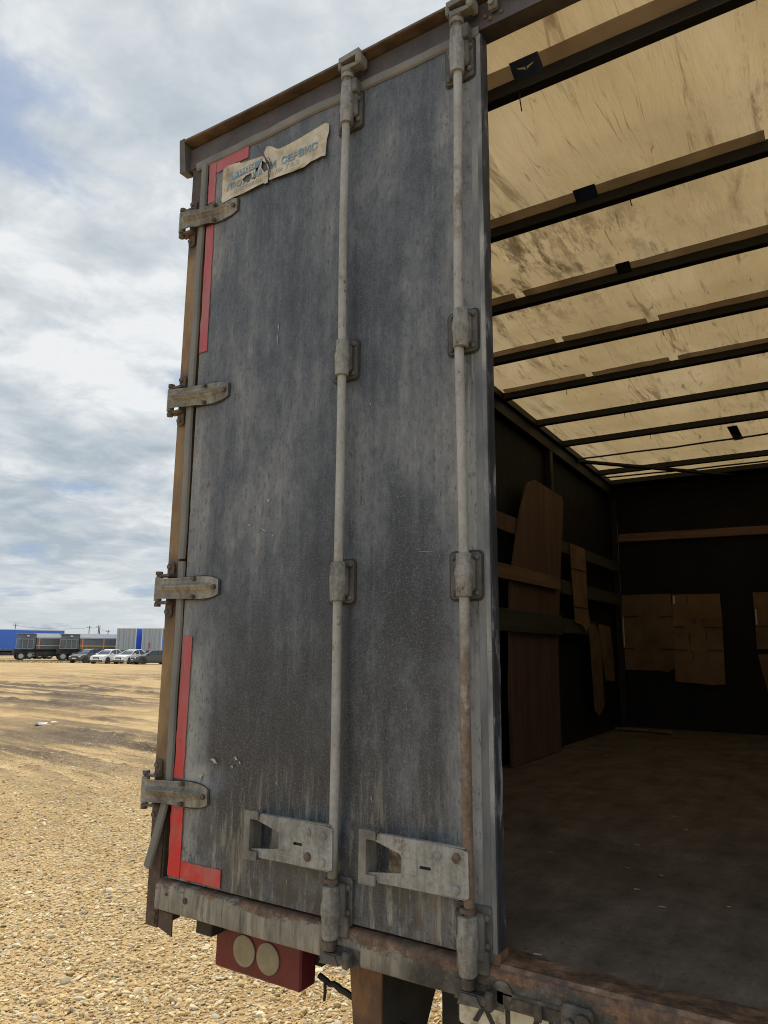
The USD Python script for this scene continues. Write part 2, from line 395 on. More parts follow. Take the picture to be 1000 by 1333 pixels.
M_LIP = dusty('rusty_lip', [(0.3, (0.035, 0.023, 0.018)), (0.5, (0.085, 0.054, 0.036)), (0.7, (0.155, 0.105, 0.068))], 14, (0.6, 1, 1), 0.75, 0.004, 80)
g = G()  # sill: chipped grey-beige paint, rust along the upper lip and in blotches
X, Y, Z = g.xyz()
n1 = g.noise(3.2, 7, 0.66, vec=g.mapv((1, 1, 2)))
paint = g.ramp(g.noise(11, 6, 0.65, vec=g.mapv((2.2, 1, 0.5))), [(0.3, (0.075, 0.072, 0.062)), (0.47, (0.18, 0.17, 0.14)), (0.68, (0.29, 0.27, 0.22))])
rustc = g.ramp(g.noise(26, 8, 0.78), [(0.32, (0.025, 0.019, 0.017)), (0.46, (0.075, 0.045, 0.032)), (0.58, (0.155, 0.083, 0.045)), (0.72, (0.27, 0.165, 0.09))])
darkc = g.ramp(g.noise(18, 7, 0.75), [(0.36, (0.018, 0.017, 0.015)), (0.5, (0.045, 0.042, 0.036)), (0.62, (0.11, 0.10, 0.085)), (0.72, (0.18, 0.165, 0.14))])
n2 = g.noise(34, 8, 0.8, vec=g.mapv((0.8, 1, 1.6)))
nn = g.math('add', g.math('multiply', g.math('subtract', n1, 0.5), 0.20), g.math('multiply', g.math('subtract', n2, 0.5), 0.17))
rx = g.math('multiply', g.rng(X, 0.3, 1.1), 0.022)
mr = g.math('maximum', g.rng(g.math('add', g.math('add', Z, rx), nn), -0.018, -0.004), g.rng(g.math('add', n1, g.math('multiply', g.math('subtract', n2, 0.5), 0.5)), 0.60, 0.66))
mr = g.math('maximum', mr, g.rng(g.math('add', Z, g.math('multiply', g.math('subtract', n1, 0.5), 0.05)), -0.088, -0.101, 0, 0.7))
dk = g.rng(g.math('add', X, g.math('multiply', g.noise(5, 5, 0.6), 0.5)), 1.18, 1.34)
c = g.mix(dk, paint, darkc)
drp = g.math('multiply', g.rng(g.noise(1.0, 6, 0.72, vec=g.mapv((38, 1, 3.5), loc=(2, 1, 6))), 0.50, 0.64), 0.7)
c = g.mix(drp, c, (0.06, 0.055, 0.047))
c = g.mix(g.rng(g.noise(60, 6, 0.8), 0.54, 0.68, 0, 0.6), c, (0.12, 0.085, 0.06))
c = g.mix(g.math('multiply', mr, 0.92), c, rustc)
M_SILL = g.make('sill_paint', g.bsdf(c, 0.68, g.bump(g.math('add', g.noise(60, 5, 0.65), n1), 0.004, 0.6)))
M_RUST = dusty('rust_plate', [(0.3, (0.045, 0.028, 0.02)), (0.5, (0.13, 0.07, 0.04)), (0.66, (0.24, 0.125, 0.055)), (0.8, (0.16, 0.12, 0.09))], 10, (1, 1, 0.5), 0.8, 0.004, 70)
M_DARKSTEEL = dusty('dark_chassis', [(0.3, (0.012, 0.012, 0.012)), (0.7, (0.04, 0.036, 0.032))], 8, rough=0.7)
g = G()  # reflective tape, dusty; wiped brighter low down where hands touch it
X, Y, Z = g.xyz()
tn = g.noise(7, 6, 0.65, vec=g.mapv((1, 1, 0.6)))
c = g.mix(g.rng(g.math('add', Z, g.math('multiply', tn, 0.5)), 0.45, 0.75, 0.02, 0.62), (0.47, 0.012, 0.016), (0.29, 0.085, 0.095))
c = g.mix(g.rng(tn, 0.46, 0.66, 0, 0.6), c, (0.29, 0.125, 0.12))
c = g.mix(g.rng(g.noise(1.0, 6, 0.75, vec=g.mapv((60, 1, 4))), 0.5, 0.66, 0, 0.4), c, (0.16, 0.05, 0.05))
c = g.mix(g.rng(g.noise(28, 6, 0.7), 0.62, 0.72, 0, 0.8), c, (0.10, 0.03, 0.03))
M_TAPE = g.make('red_tape', g.bsdf(c, 0.4, g.bump(g.noise(30, 4), 0.002, 0.5)))
g = G()
st = g.noise(9, 7, 0.65); st2 = g.noise(45, 5, 0.6)
c = g.ramp(st, [(0.34, (0.20, 0.155, 0.10)), (0.44, (0.38, 0.325, 0.235)), (0.54, (0.50, 0.455, 0.36)), (0.68, (0.60, 0.56, 0.47))])
c = g.mix(g.rng(st2, 0.55, 0.7, 0, 0.4), c, (0.30, 0.22, 0.13))
M_STICK = g.make('weathered_sticker', g.bsdf(c, 0.75, g.bump(g.math('add', st, g.noise(22, 4)), 0.008, 0.7)))
M_PRINT = dusty('faded_blue_print', [(0.34, (0.33, 0.40, 0.42)), (0.5, (0.12, 0.25, 0.38)), (0.7, (0.085, 0.20, 0.34))], 45, rough=0.7)
M_PRINT2 = dusty('pale_blue_print', [(0.38, (0.50, 0.47, 0.38)), (0.6, (0.33, 0.40, 0.43))], 60, rough=0.7)
g = G()  # translucent roof sheet
vx = g.mapv((1, 0.13, 1))
s1 = g.noise(7.5, 7, 0.68, vec=vx, dist=0.5)
s2 = g.noise(2.0, 5, 0.6, vec=g.mapv((1, 0.5, 1), loc=(4, 2, 0)))
s3 = g.noise(26, 5, 0.65, vec=g.mapv((1, 0.10, 1), loc=(1, 7, 0)), dist=0.8)
c = g.ramp(s2, [(0.3, (0.335, 0.242, 0.118)), (0.5, (0.39, 0.286, 0.147)), (0.7, (0.45, 0.342, 0.193))])
c = g.mix(g.rng(g.math('multiply', s1, g.rng(s2, 0.28, 0.72, 0.85, 1.12)), 0.54, 0.70, 0, 0.7), c, (0.14, 0.09, 0.04))
c = g.mix(g.math('multiply', g.rng(s3, 0.60, 0.70, 0, 0.7), g.rng(g.noise(1.7, 3), 0.45, 0.6)), c, (0.09, 0.05, 0.02))
X, Y, Z = g.xyz()
def crease(sx, sy, loc, wd, mk, lo):
    n = g.noise(1.0, 3, 0.5, vec=g.mapv((sx, sy, 0.01), loc=loc), dist=0.25)
    a = g.rng(g.math('absolute', g.math('subtract', n, 0.5)), wd, 0.0)
    return g.math('multiply', a, g.rng(g.noise(mk, 5, 0.7, vec=g.mapv((1, 0.45, 1), loc=loc)), lo, lo+0.17, 0, 0.75))


ln = g.math('maximum', crease(5.5, 0.42, (9, 1, 1), 0.012, 3.0, 0.46), crease(11.0, 0.8, (3, 5, 2), 0.014, 4.0, 0.50))
c = g.mix(ln, c, (0.14, 0.085, 0.036))
mould = g.math('multiply', g.rng(g.math('add', X, g.math('multiply', Y, 0.45)), 2.6, 1.3), g.math('multiply', g.rng(Y, 0.7, 1.3), g.rng(Y, 2.3, 1.7)))
c = g.mix(g.math('multiply', mould, g.rng(g.noise(9, 7, 0.75, vec=g.mapv((1, 0.35, 1))), 0.46, 0.62, 0, 0.85)), c, (0.07, 0.042, 0.018))
nb = g.bump(g.math('add', s1, g.math('multiply', g.noise(3.5, 5, 0.6, vec=g.mapv((1, 0.4, 1)), dist=0.8), 1.2)), 0.02, 0.7)
df = g.add('diffuse_bsdf', 'BSDF', {'color': c, 'normal': nb})
tr = g.add('translucent_bsdf', 'BSDF', {'color': c, 'normal': nb})
M_TARP = g.make('roof_sheet', g.add('mix_closure', 'closure', {'closure1': df, 'closure2': tr}, fac=0.5))
g = G()
c = g.ramp(g.noise(6, 5, 0.6), [(0.3, (0.46, 0.41, 0.36)), (0.7, (0.58, 0.52, 0.46))])
M_POCK = g.make('sheet_pocket', g.add('mix_closure', 'closure', {'closure1': g.add('diffuse_bsdf', 'BSDF', {'color': c}), 'closure2': g.add('translucent_bsdf', 'BSDF', {'color': c})}, fac=0.85))
M_BOW = dusty('bow_black', [(0.3, (0.004, 0.004, 0.004)), (0.7, (0.011, 0.011, 0.010))], 12, rough=0.6)
M_CLIP = dusty('clip_blue', [(0.3, (0.006, 0.012, 0.035)), (0.7, (0.012, 0.024, 0.065))], 20, rough=0.45)
M_EMBLEM = dusty('emblem_pale', [(0.3, (0.30, 0.28, 0.20)), (0.7, (0.45, 0.42, 0.32))], 40)
g = G()  # worn plywood floor
fn = g.noise(4.0, 9, 0.74); fg = g.noise(9, 6, 0.65, vec=g.mapv((1, 0.25, 1)))
c = g.ramp(g.math('add', g.math('multiply', fn, 0.6), g.math('multiply', fg, 0.4)), [(0.36, (0.036, 0.030, 0.026)), (0.45, (0.078, 0.065, 0.056)), (0.54, (0.118, 0.099, 0.087)), (0.66, (0.185, 0.16, 0.142))])
c = g.mix(g.rng(g.noise(45, 5, 0.75), 0.56, 0.66, 0, 0.65), c, (0.025, 0.02, 0.017))
c = g.mix(g.rng(g.noise(1.0, 5, 0.7, vec=g.mapv((55, 4, 1), rot=(0, 0, 0.5))), 0.60, 0.70, 0, 0.5), c, (0.17, 0.145, 0.125))
c = g.mix(g.rng(g.noise(1.0, 5, 0.7, vec=g.mapv((5, 60, 1), rot=(0, 0, 0.2), loc=(3, 1, 0))), 0.62, 0.70, 0, 0.6), c, (0.028, 0.023, 0.02))
c = g.mix(g.rng(g.noise(70, 4, 0.75, vec=g.mapv((1, 1, 1), loc=(3, 3, 3))), 0.64, 0.74, 0, 0.5), c, (0.24, 0.21, 0.17))
M_FLOOR = g.make('floor_ply', g.bsdf(c, 0.7, g.bump(g.math('add', fg, g.noise(50, 4)), 0.003, 0.6)))


def wood(name, a, b, d, axis='z'):
    g = G()
    sc = {'z': (14, 14, 0.8), 'y': (14, 0.8, 14), 'x': (0.8, 14, 14)}[axis]
    w = g.noise(1.2, 6, 0.62, vec=g.mapv(sc), dist=0.6)
    c = g.ramp(w, [(0.3, d), (0.5, a), (0.7, b)])
    c = g.mix(g.rng(g.noise(4, 6, 0.7), 0.55, 0.72, 0, 0.5), c, d)
    return g.make(name, g.bsdf(c, 0.75, g.bump(w, 0.003, 0.5)))


M_PLY = wood('plywood_red_brown', (0.115, 0.066, 0.047), (0.15, 0.088, 0.062), (0.075, 0.042, 0.03))
M_SLATW = wood('slat_wood', (0.19, 0.12, 0.065), (0.25, 0.165, 0.09), (0.11, 0.067, 0.035), 'y')
M_SLATD = wood('slat_dark', (0.048, 0.045, 0.035), (0.066, 0.06, 0.047), (0.03, 0.027, 0.022), 'y')
M_RAILW = wood('timber_rail', (0.20, 0.112, 0.078), (0.27, 0.17, 0.12), (0.11, 0.06, 0.042), 'x')
M_CARD = dusty('cardboard', [(0.3, (0.121, 0.081, 0.048)), (0.6, (0.186, 0.129, 0.081))], 5, rough=0.85, bscale=30, spec=0.2)
M_CARD2 = dusty('cardboard_warm', [(0.3, (0.161, 0.100, 0.056)), (0.6, (0.234, 0.153, 0.088))], 5, rough=0.85, bscale=30, spec=0.2)
M_CURT = dusty('dark_curtain', [(0.3, (0.006, 0.006, 0.007)), (0.7, (0.012, 0.011, 0.012))], 3, rough=0.75, bump=0.02, bscale=6, spec=0.3)
M_WIRE = dusty('steel_edge', [(0.3, (0.25, 0.25, 0.27)), (0.7, (0.5, 0.5, 0.52))], 10, rough=0.35, metallic=0.6)
M_TAPECL = dusty('clear_tape', [(0.3, (0.45, 0.45, 0.47)), (0.7, (0.75, 0.75, 0.77))], 60, rough=0.15)
M_BOARD = dusty('red_board', [(0.3, (0.064, 0.004, 0.007)), (0.55, (0.116, 0.009, 0.013)), (0.75, (0.139, 0.020, 0.023))], 5, rough=0.5, speck=(0.075, 0.035, 0.029))
M_REFL = dusty('cream_reflector', [(0.3, (0.184, 0.159, 0.104)), (0.7, (0.281, 0.251, 0.178))], 25, rough=0.4)
M_PLATEW = dusty('plate_white', [(0.36, (0.268, 0.195, 0.110)), (0.48, (0.610, 0.573, 0.464)), (0.7, (0.756, 0.732, 0.634))], 14, rough=0.5)
M_INK = dusty('black_print', [(0.3, (0.012, 0.012, 0.012)), (0.7, (0.03, 0.03, 0.03))], 30, rough=0.5)
M_CHIP = dusty('pale_scuff', [(0.3, (0.270, 0.270, 0.247)), (0.7, (0.413, 0.405, 0.360))], 50, rough=0.7)
M_SPLINT = dusty('pale_splinter', [(0.3, (0.280, 0.238, 0.175)), (0.7, (0.434, 0.392, 0.315))], 50, rough=0.7)

# ground: tan sand and crushed stone, damp dark crests where wheels churned it
g = G()
p = g.pos()
gn = g.noise(0.35, 6, 0.62); gm = g.noise(2.2, 6, 0.66); gf = g.noise(24, 5, 0.7)
c = g.ramp(g.math('add', g.math('multiply', gn, 0.45), g.math('add', g.math('multiply', gm, 0.3), g.math('multiply', gf, 0.25))),
           [(0.36, (0.30, 0.195, 0.085)), (0.48, (0.43, 0.295, 0.135)), (0.56, (0.50, 0.355, 0.17)), (0.68, (0.57, 0.43, 0.24))])
damp = g.add('attribute', 'fac', attribute='damp')
gs = g.noise(7.5, 6, 0.75)
c = g.mix(g.rng(g.noise(1.5, 7, 0.78, vec=g.mapv((1, 1, 1), loc=(7, 2, 0))), 0.49, 0.62, 0, 0.55), c, (0.27, 0.175, 0.075))
c = g.mix(g.rng(gs, 0.50, 0.66, 0, 0.45), c, (0.25, 0.17, 0.085))
c = g.mix(g.rng(g.noise(13, 5, 0.8, vec=g.mapv((1, 1, 1), loc=(4, 4, 4))), 0.54, 0.66, 0, 0.5), c, (0.60, 0.48, 0.30))
c = g.mix(g.math('multiply', damp, g.rng(gs, 0.32, 0.5, 0.6, 1.0)), c, g.ramp(gf, [(0.3, (0.07, 0.05, 0.034)), (0.7, (0.17, 0.125, 0.08))]))
far = g.rng(g.add('vector_math', 'value', {'vector1': p}, math_type='length'), 105, 170)
c = g.mix(far, c, g.ramp(g.noise(0.05, 4), [(0.3, (0.13, 0.12, 0.055)), (0.7, (0.24, 0.20, 0.11))]))
vb = g.vor(30); vb2 = g.vor(75)
hb = g.math('add', g.math('multiply', vb, 0.6), g.math('add', g.math('multiply', vb2, 0.3), gf))
M_GROUND = g.make('sandy_gravel', g.bsdf(c, 0.9, g.bump(hb, 0.02, 0.7), specular_ior_level=0.2))


def stone(name, a, b, d):
    g = G()
    oi = g.add('object_info', 'random')
    c = g.ramp(oi, [(0.0, d), (0.35, a), (0.75, b), (1.0, tuple(min(0.72, x*1.25) for x in b))])
    c = g.mix(g.rng(g.noise(60, 4, 0.6), 0.5, 0.7, 0, 0.4), c, d)
    return g.make(name, g.bsdf(c, 0.85, specular_ior_level=0.25))


M_ST = [stone('stone_tan', (0.53, 0.365, 0.165), (0.62, 0.455, 0.23), (0.39, 0.26, 0.11)),
        stone('stone_pale', (0.58, 0.455, 0.265), (0.67, 0.555, 0.37), (0.46, 0.34, 0.18)),
        stone('stone_brown', (0.36, 0.24, 0.115), (0.46, 0.31, 0.15), (0.24, 0.16, 0.08)),
        stone('stone_grey', (0.38, 0.32, 0.23), (0.46, 0.40, 0.30), (0.25, 0.205, 0.14))]


def paint(name, col, rough=0.35, coat=0.4, metallic=0.0, dirt=0.25):
    g = G()
    c = g.mix(g.rng(g.noise(1.3, 5, 0.65), 0.45, 0.7, 0, dirt), col, (0.25, 0.20, 0.14))
    return g.make(name, g.bsdf(c, rough, coat_weight=coat, metallic=metallic))


M_BLUE = paint('blue_tarpaulin', (0.045, 0.15, 0.60), 0.45, 0.0, dirt=0.1)
M_WCAR = paint('white_car_paint', (0.78, 0.79, 0.80), 0.3, 0.6, dirt=0.1)
M_DCAR = paint('dark_car_paint', (0.035, 0.038, 0.045), 0.3, 0.6, dirt=0.12)
M_GCAR = paint('charcoal_car_paint', (0.045, 0.047, 0.05), 0.3, 0.6, dirt=0.12)
M_GLASS = paint('car_glass', (0.03, 0.04, 0.05), 0.08, 0.3, dirt=0.0)
M_TYRE = paint('tyre', (0.02, 0.02, 0.02), 0.8, 0.0)
M_RIM = paint('rim', (0.45, 0.45, 0.46), 0.35, 0.0, 0.5)
M_SILV = paint('silver_panel', (0.31, 0.36, 0.41), 0.45, 0.0, dirt=0.2)
M_WHITE = paint('white_panel', (0.66, 0.68, 0.69), 0.5, 0.0, dirt=0.15)
M_STEELB = paint('blue_grey_body', (0.10, 0.125, 0.15), 0.5, 0.0, dirt=0.2)
M_BLK = paint('black_frame', (0.02, 0.02, 0.022), 0.6, 0.0, dirt=0.2)
M_ORANGE = paint('orange_mark', (0.72, 0.22, 0.06), 0.5, 0.0, dirt=0.05)
M_YELL = paint('yellow_mark', (0.65, 0.42, 0.12), 0.5, 0.0, dirt=0.05)
M_REDP = paint('red_patch', (0.5, 0.03, 0.06), 0.5, 0.0, dirt=0.05)
M_LAMP = paint('lamp_lens', (0.72, 0.72, 0.70), 0.15, 0.3, dirt=0)
M_POLE = paint('grey_pole', (0.20, 0.20, 0.20), 0.7, 0.0)

# ------------------------------------------------------------------ ground
AZ = math.atan2


def ground_height(x, y):
    """(height above GZ, dampness 0..1) of the churned lot"""
    dxy = np.stack([x-CAM[0], y-CAM[1]], -1); r = np.hypot(dxy[..., 0], dxy[..., 1])
    a = math.radians(97); du, dv = math.sin(a), math.cos(a)        # along the wheel tracks
    u = x*du+y*dv; v = -x*dv+y*du
    P = lambda s, su, sv, seed: meshkit.fbm(np.stack([u*su*s+31, v*sv*s+17, np.zeros_like(u)+seed*3.7], -1), 4, seed)
    wv = v+1.3*(P(0.25, 0.3, 0.3, 5)-0.5)*2
    ridge = 1-np.abs(meshkit.fbm(np.stack([u*0.10+3, wv*1.25+9, np.zeros_like(u)], -1), 4, 3)*2-1)
    ridge = np.clip((ridge-0.76)/0.24, 0, 1)**1.2
    clods = meshkit.fbm(np.stack([u*1.5, wv*3.6, np.zeros_like(u)+2], -1), 5, 11)
    zone = np.clip((r-8.5)/5, 0, 1)*np.clip((62-r)/25, 0, 1)*np.clip((P(1, 0.07, 0.16, 8)-0.37)/0.14, 0, 1)
    h = 0.03*(P(1, 0.35, 0.5, 1)-0.5)+zone*(0.085*ridge*(0.1+1.6*clods)+0.05*np.clip(clods-0.45, 0, 1)-0.01)
    h += np.clip(1-np.abs(r-30)/26, 0, 1)*0.10*(P(1, 0.09, 0.3, 21)-0.5)
    h += 0.012*(meshkit.fbm(np.stack([x*3.1, y*3.1, np.zeros_like(x)], -1), 3, 4)-0.5)*np.clip((30-r)/20, 0, 1)
    streaks = meshkit.fbm(np.stack([u*0.15+5, wv*2.1, np.zeros_like(u)], -1), 5, 41)
    damp = zone*np.clip(ridge*1.5*(clods*1.8-0.35)+1.2*np.clip((streaks-0.52)/0.07, 0, 1)*clods*1.8, 0, 1)
    h = h*np.clip((80-r)/25, 0, 1)
    return h, damp


az = np.radians(np.concatenate([np.arange(-68, 8, 0.19), np.arange(8, 292, 4.0)]))
rr = np.concatenate([[0.02], np.geomspace(0.5, 3.2, 14), np.geomspace(3.25, 75, 400), np.geomspace(78, 9000, 45)])
R_, A_ = np.meshgrid(rr, np.append(az, az[0]+2*PI), indexing='ij')
gx, gy = CAM[0]+R_*np.sin(A_), CAM[1]+R_*np.cos(A_)
gh, gd = ground_height(gx, gy)
gm_ = grid(np.stack([gx, gy, GZ+gh], -1)[:, ::-1])
gp = usdkit.mesh(stage, '/World/ground', gm_, M_GROUND, smooth=True)
UsdGeom.PrimvarsAPI(gp).CreatePrimvar('damp', Sdf.ValueTypeNames.FloatArray, 'vertex').Set(Vt.FloatArray.FromNumpy(gd[:, ::-1].reshape(-1).astype(np.float32)))
tag(gp, kind='structure')

# loose crushed stone near the camera
stones = UsdGeom.PointInstancer.Define(stage, '/World/gravel')
protos = []
for k in range(12):
    s = trimesh.creation.icosphere(1); q = np.random.default_rng(50+k)
    s.vertices *= q.uniform(0.7, 1.2, 3)*np.array([1.2, 0.85, 0.5])
    s.vertices += 0.30*(meshkit.noise(s.vertices*1.4+k*7, k)[:, None]-0.5)*s.vertices*2
    s.vertices += q.normal(0, 0.06, s.vertices.shape)
    pth = f'/World/gravel/stone_{k+1:03d}'
    usdkit.mesh(stage, pth, s, M_ST[(0, 1, 0, 2, 0, 3, 1, 0, 2, 1, 0, 1)[k]], smooth=50)
    protos.append(pth)
stones.CreatePrototypesRel().SetTargets([Sdf.Path(x) for x in protos])
q = np.random.default_rng(3)
NST = 400000
ra = 2.6+q.uniform(0, 1, NST)**1.05*13.4; th = np.radians(q.uniform(-100, 2, NST))
bx_, by_ = CAM[0]+ra*np.sin(th), CAM[1]+ra*np.cos(th)
patch = (meshkit.fbm(np.stack([bx_*0.7, by_*0.7, bx_*0], -1), 3, 19)-0.5)*60
dg = np.degrees(th)
side = np.clip((dg+92+patch)/22, 0, 1)*np.clip((np.where(ra < 5.6, 20, -26)-dg+patch)/22, 0, 1)
keep_ = q.uniform(0, 1, NST) < np.clip((16-ra)/8.5, 0, 1)**1.3*side
ra, th = ra[keep_], th[keep_]
sx, sy = CAM[0]+ra*np.sin(th), CAM[1]+ra*np.cos(th)
sh, sdp = ground_height(sx, sy)
size = np.clip(q.lognormal(math.log(0.0070), 0.42, len(ra)), 0.003, 0.026)
eul = q.uniform(0, 2*PI, len(ra)); til = q.normal(0, 0.42, len(ra)); ta = q.uniform(0, 2*PI, len(ra))
w, xx, yy, zz = np.cos(eul/2), 0*eul, 0*eul, np.sin(eul/2)
tw, tx, ty = np.cos(til/2), np.sin(til/2)*np.cos(ta), np.sin(til/2)*np.sin(ta)
quat = np.stack([tw*w, tx*w+ty*zz, ty*w-tx*zz, tw*zz], 1)
stones.CreatePositionsAttr(Vt.Vec3fArray.FromNumpy(np.stack([sx, sy, GZ+sh+size*0.12], 1).astype(np.float32)))
stones.CreateScalesAttr(Vt.Vec3fArray.FromNumpy(np.repeat(size[:, None], 3, 1).astype(np.float32)))
stones.CreateOrientationsAttr(Vt.QuathArray([Gf.Quath(float(a), float(b), float(c_), float(d)) for a, b, c_, d in quat]))
stones.CreateProtoIndicesAttr(Vt.IntArray.FromNumpy(q.integers(0, 12, len(ra)).astype(np.int32)))
tag(stones, 'loose tan and grey crushed stone covering the lot near the trailer', 'gravel', None, 'stuff')

# ------------------------------------------------------------------ the trailer
T = thing('box_trailer', (1.2, 0.0, GZ), 'old weathered box trailer with one dark grey rear door shut and the other side open', 'trailer')
W2, DEP = 2.43, 6.05
ZR = lambda y: 2.66-0.025*y          # underside of the roof bows

# door skin with dents
nx, nz = 70, 150
xs, zs = np.linspace(0.028, 1.188, nx), np.linspace(0.004, 2.70, nz)
XX, ZZ = np.meshgrid(xs, zs, indexing='ij')
dn = 0.0045*(meshkit.fbm(np.stack([XX*2.3, ZZ*1.1, XX*0], -1), 3, 2)-0.5)
dn += 0.007*np.exp(-(((XX-0.22)/0.07)**2+((ZZ-0.36)/0.05)**2))+0.005*np.exp(-(((XX-0.10)/0.05)**2+((ZZ-0.19)/0.10)**2))-0.004*np.exp(-(((XX-0.16)/0.04)**2+((ZZ-0.28)/0.03)**2))
dn += 0.002*np.exp(-(((XX-0.10)/0.05)**2+((ZZ-1.30)/0.08)**2))
edgef = np.minimum(np.minimum(XX-0.028, 1.188-XX)/0.06, np.minimum(ZZ-0.004, 2.70-ZZ)/0.06).clip(0, 1)
front = np.stack([XX, 0.0+dn*edgef, ZZ], -1)
back = np.stack([XX, np.full_like(XX, 0.032), ZZ], -1)
door = obj('door', slab(front, back), M_DOOR, T, 40)
obj('edge_profile', [bx(1.188, 1.2235, -0.002, 0.032, 0.002, 2.702, 0.002)], M_ALU, door)
obj('edge_bead', bx(1.2115, 1.2255, -0.0050, 0.001, 0.004, 2.700, 0.0015), M_BEAD, door)
# battered free edge of the door: a strip whose paint flakes
zz_ = np.linspace(0.002, 2.702, 130); q = np.random.default_rng(5)
jag = 0.0022*(meshkit.fbm(np.stack([zz_*14, zz_*0, zz_*0], -1), 4, 6)-0.5)*2
prof = lambda off: np.stack([np.stack([np.full_like(zz_, 1.2256+off)+jag*(1 if k in (1, 2, 3) else 0.3), np.full_like(zz_, yy_)+jag*0.7, zz_], -1) for k, yy_ in enumerate((0.000, 0.007, 0.016, 0.026, 0.034, 0.042))])
obj('flaking_edge', slab(prof(0.003), prof(0.0)), M_FLAKE, door, 40)
obj('drip_foot', bx(1.205, 1.2335, -0.006, 0.05, -0.012, 0.02, 0.003), M_RUST, door)

# rubber seals: left (peeling at the foot) and top
def strip(center, width, thick, y0, lean=None):
    """center: list of (x, z); a ribbon on the door face with a rounded section"""
    cpts = np.asarray(center, float); tt = np.gradient(cpts, axis=0); tt /= np.linalg.norm(tt, axis=1)[:, None]
    nn = np.stack([tt[:, 1], -tt[:, 0]], 1)
    offs = np.array([-0.5, -0.42, -0.2, 0.1, 0.36, 0.5]); hy = np.array([0.15, 0.8, 1.0, 0.85, 0.7, 0.1])
    yl = np.zeros(len(cpts)) if lean is None else lean
    Pf = np.stack([np.stack([cpts[:, 0]+nn[:, 0]*o*width, y0-yl-thick*h, cpts[:, 1]+nn[:, 1]*o*width], -1) for o, h in zip(offs, hy)], 1)
    Qf = np.stack([np.stack([cpts[:, 0]+nn[:, 0]*o*width, y0-yl+0.003*0, cpts[:, 1]+nn[:, 1]*o*width], -1) for o in offs], 1)
    m = slab(Pf, Qf); m.fix_normals(); return m


zc_ = np.linspace(2.705, 1.085, 80); wob = lambda z, s: 0.003*(meshkit.noise(np.stack([z*5, z*0+s, z*0], -1), s)-0.5)*2
obj('rubber_seal', strip(np.stack([0.000+wob(zc_, 1)+0.004*(zc_ < 1.25)*(1.25-zc_)*8*0.2, zc_], 1), 0.036, 0.012, -0.001), M_SEAL, door, 40)
zc_ = np.linspace(1.075, 0.03, 70); pl = np.clip((0.30-zc_)/0.27, 0, 1)
obj('rubber_seal', strip(np.stack([0.006+wob(zc_, 2)-0.062*pl**1.15, zc_], 1), 0.036, 0.011, -0.001, 0.018*pl), M_SEAL, door, 40, 'lower rubber seal peeling away at its foot')
xc_ = np.linspace(-0.045, 1.222, 90)
zt = 2.712+0.012*(meshkit.fbm(np.stack([xc_*3.0, xc_*0, xc_*0+3], -1), 3, 5)-0.5)*2
sealtop = strip(np.stack([xc_, zt], 1), 0.036, 0.010, -0.001)
obj('rubber_seal', sealtop, M_SEAL, door, 40)

# red reflective tape
def tape(x0, x1, z0, z1, y=-0.0015, n=14, sk=0.0, seed=1):
    q = np.random.default_rng(seed); zz = np.linspace(z0, z1, n+1) if (z1-z0) > (x1-x0) else None
    if zz is not None:
        L = x0+q.normal(0, 0.0012, n+1)+sk*(zz-z0); Rr = x1+q.normal(0, 0.0008, n+1)+sk*(zz-z0)
        pts = [(a, b) for a, b in zip(L, zz)]+[(a, b) for a, b in zip(Rr[::-1], zz[::-1])]
    else:
        xq = np.linspace(x0, x1, n+1)
        pts = [(a, z0+q.normal(0, 0.0012)+sk*(a-x0)) for a in xq]+[(a, z1+q.normal(0, 0.0008)+sk*(a-x0)) for a in xq[::-1]]
    return ext(Polygon(pts).buffer(0), 0.0012, 'y', y)


def dn_at(x, z):
    i = np.clip(np.searchsorted(xs, x), 1, nx-1); j = np.clip(np.searchsorted(zs, z), 1, nz-1)
    return float((dn*edgef)[i-1:i+1, j-1:j+1].min())


obj('reflective_tape', tape(0.028, 0.067, 2.515, 2.692, -0.003, seed=1), M_TAPE, door, False)
obj('reflective_tape', tape(0.030, 0.071, 1.880, 2.43, -0.003, seed=2), M_TAPE, door, False)
obj('reflective_tape', tape(0.069, 0.240, 2.640, 2.690, -0.003, sk=0.03, seed=3), M_TAPE, door, False)
obj('reflective_tape', tape(0.030, 0.076, 0.325, 0.806, -0.003, sk=0.012, seed=4), M_TAPE, door, False)
obj('reflective_tape', tape(0.026, 0.084, 0.012, 0.238, -0.003, seed=5), M_TAPE, door, False, 'bright red tape wiped clean below the lowest hinge')
obj('reflective_tape', tape(0.087, 0.270, 0.012, 0.066, -0.003, sk=-0.01, seed=6), M_TAPE, door, False)

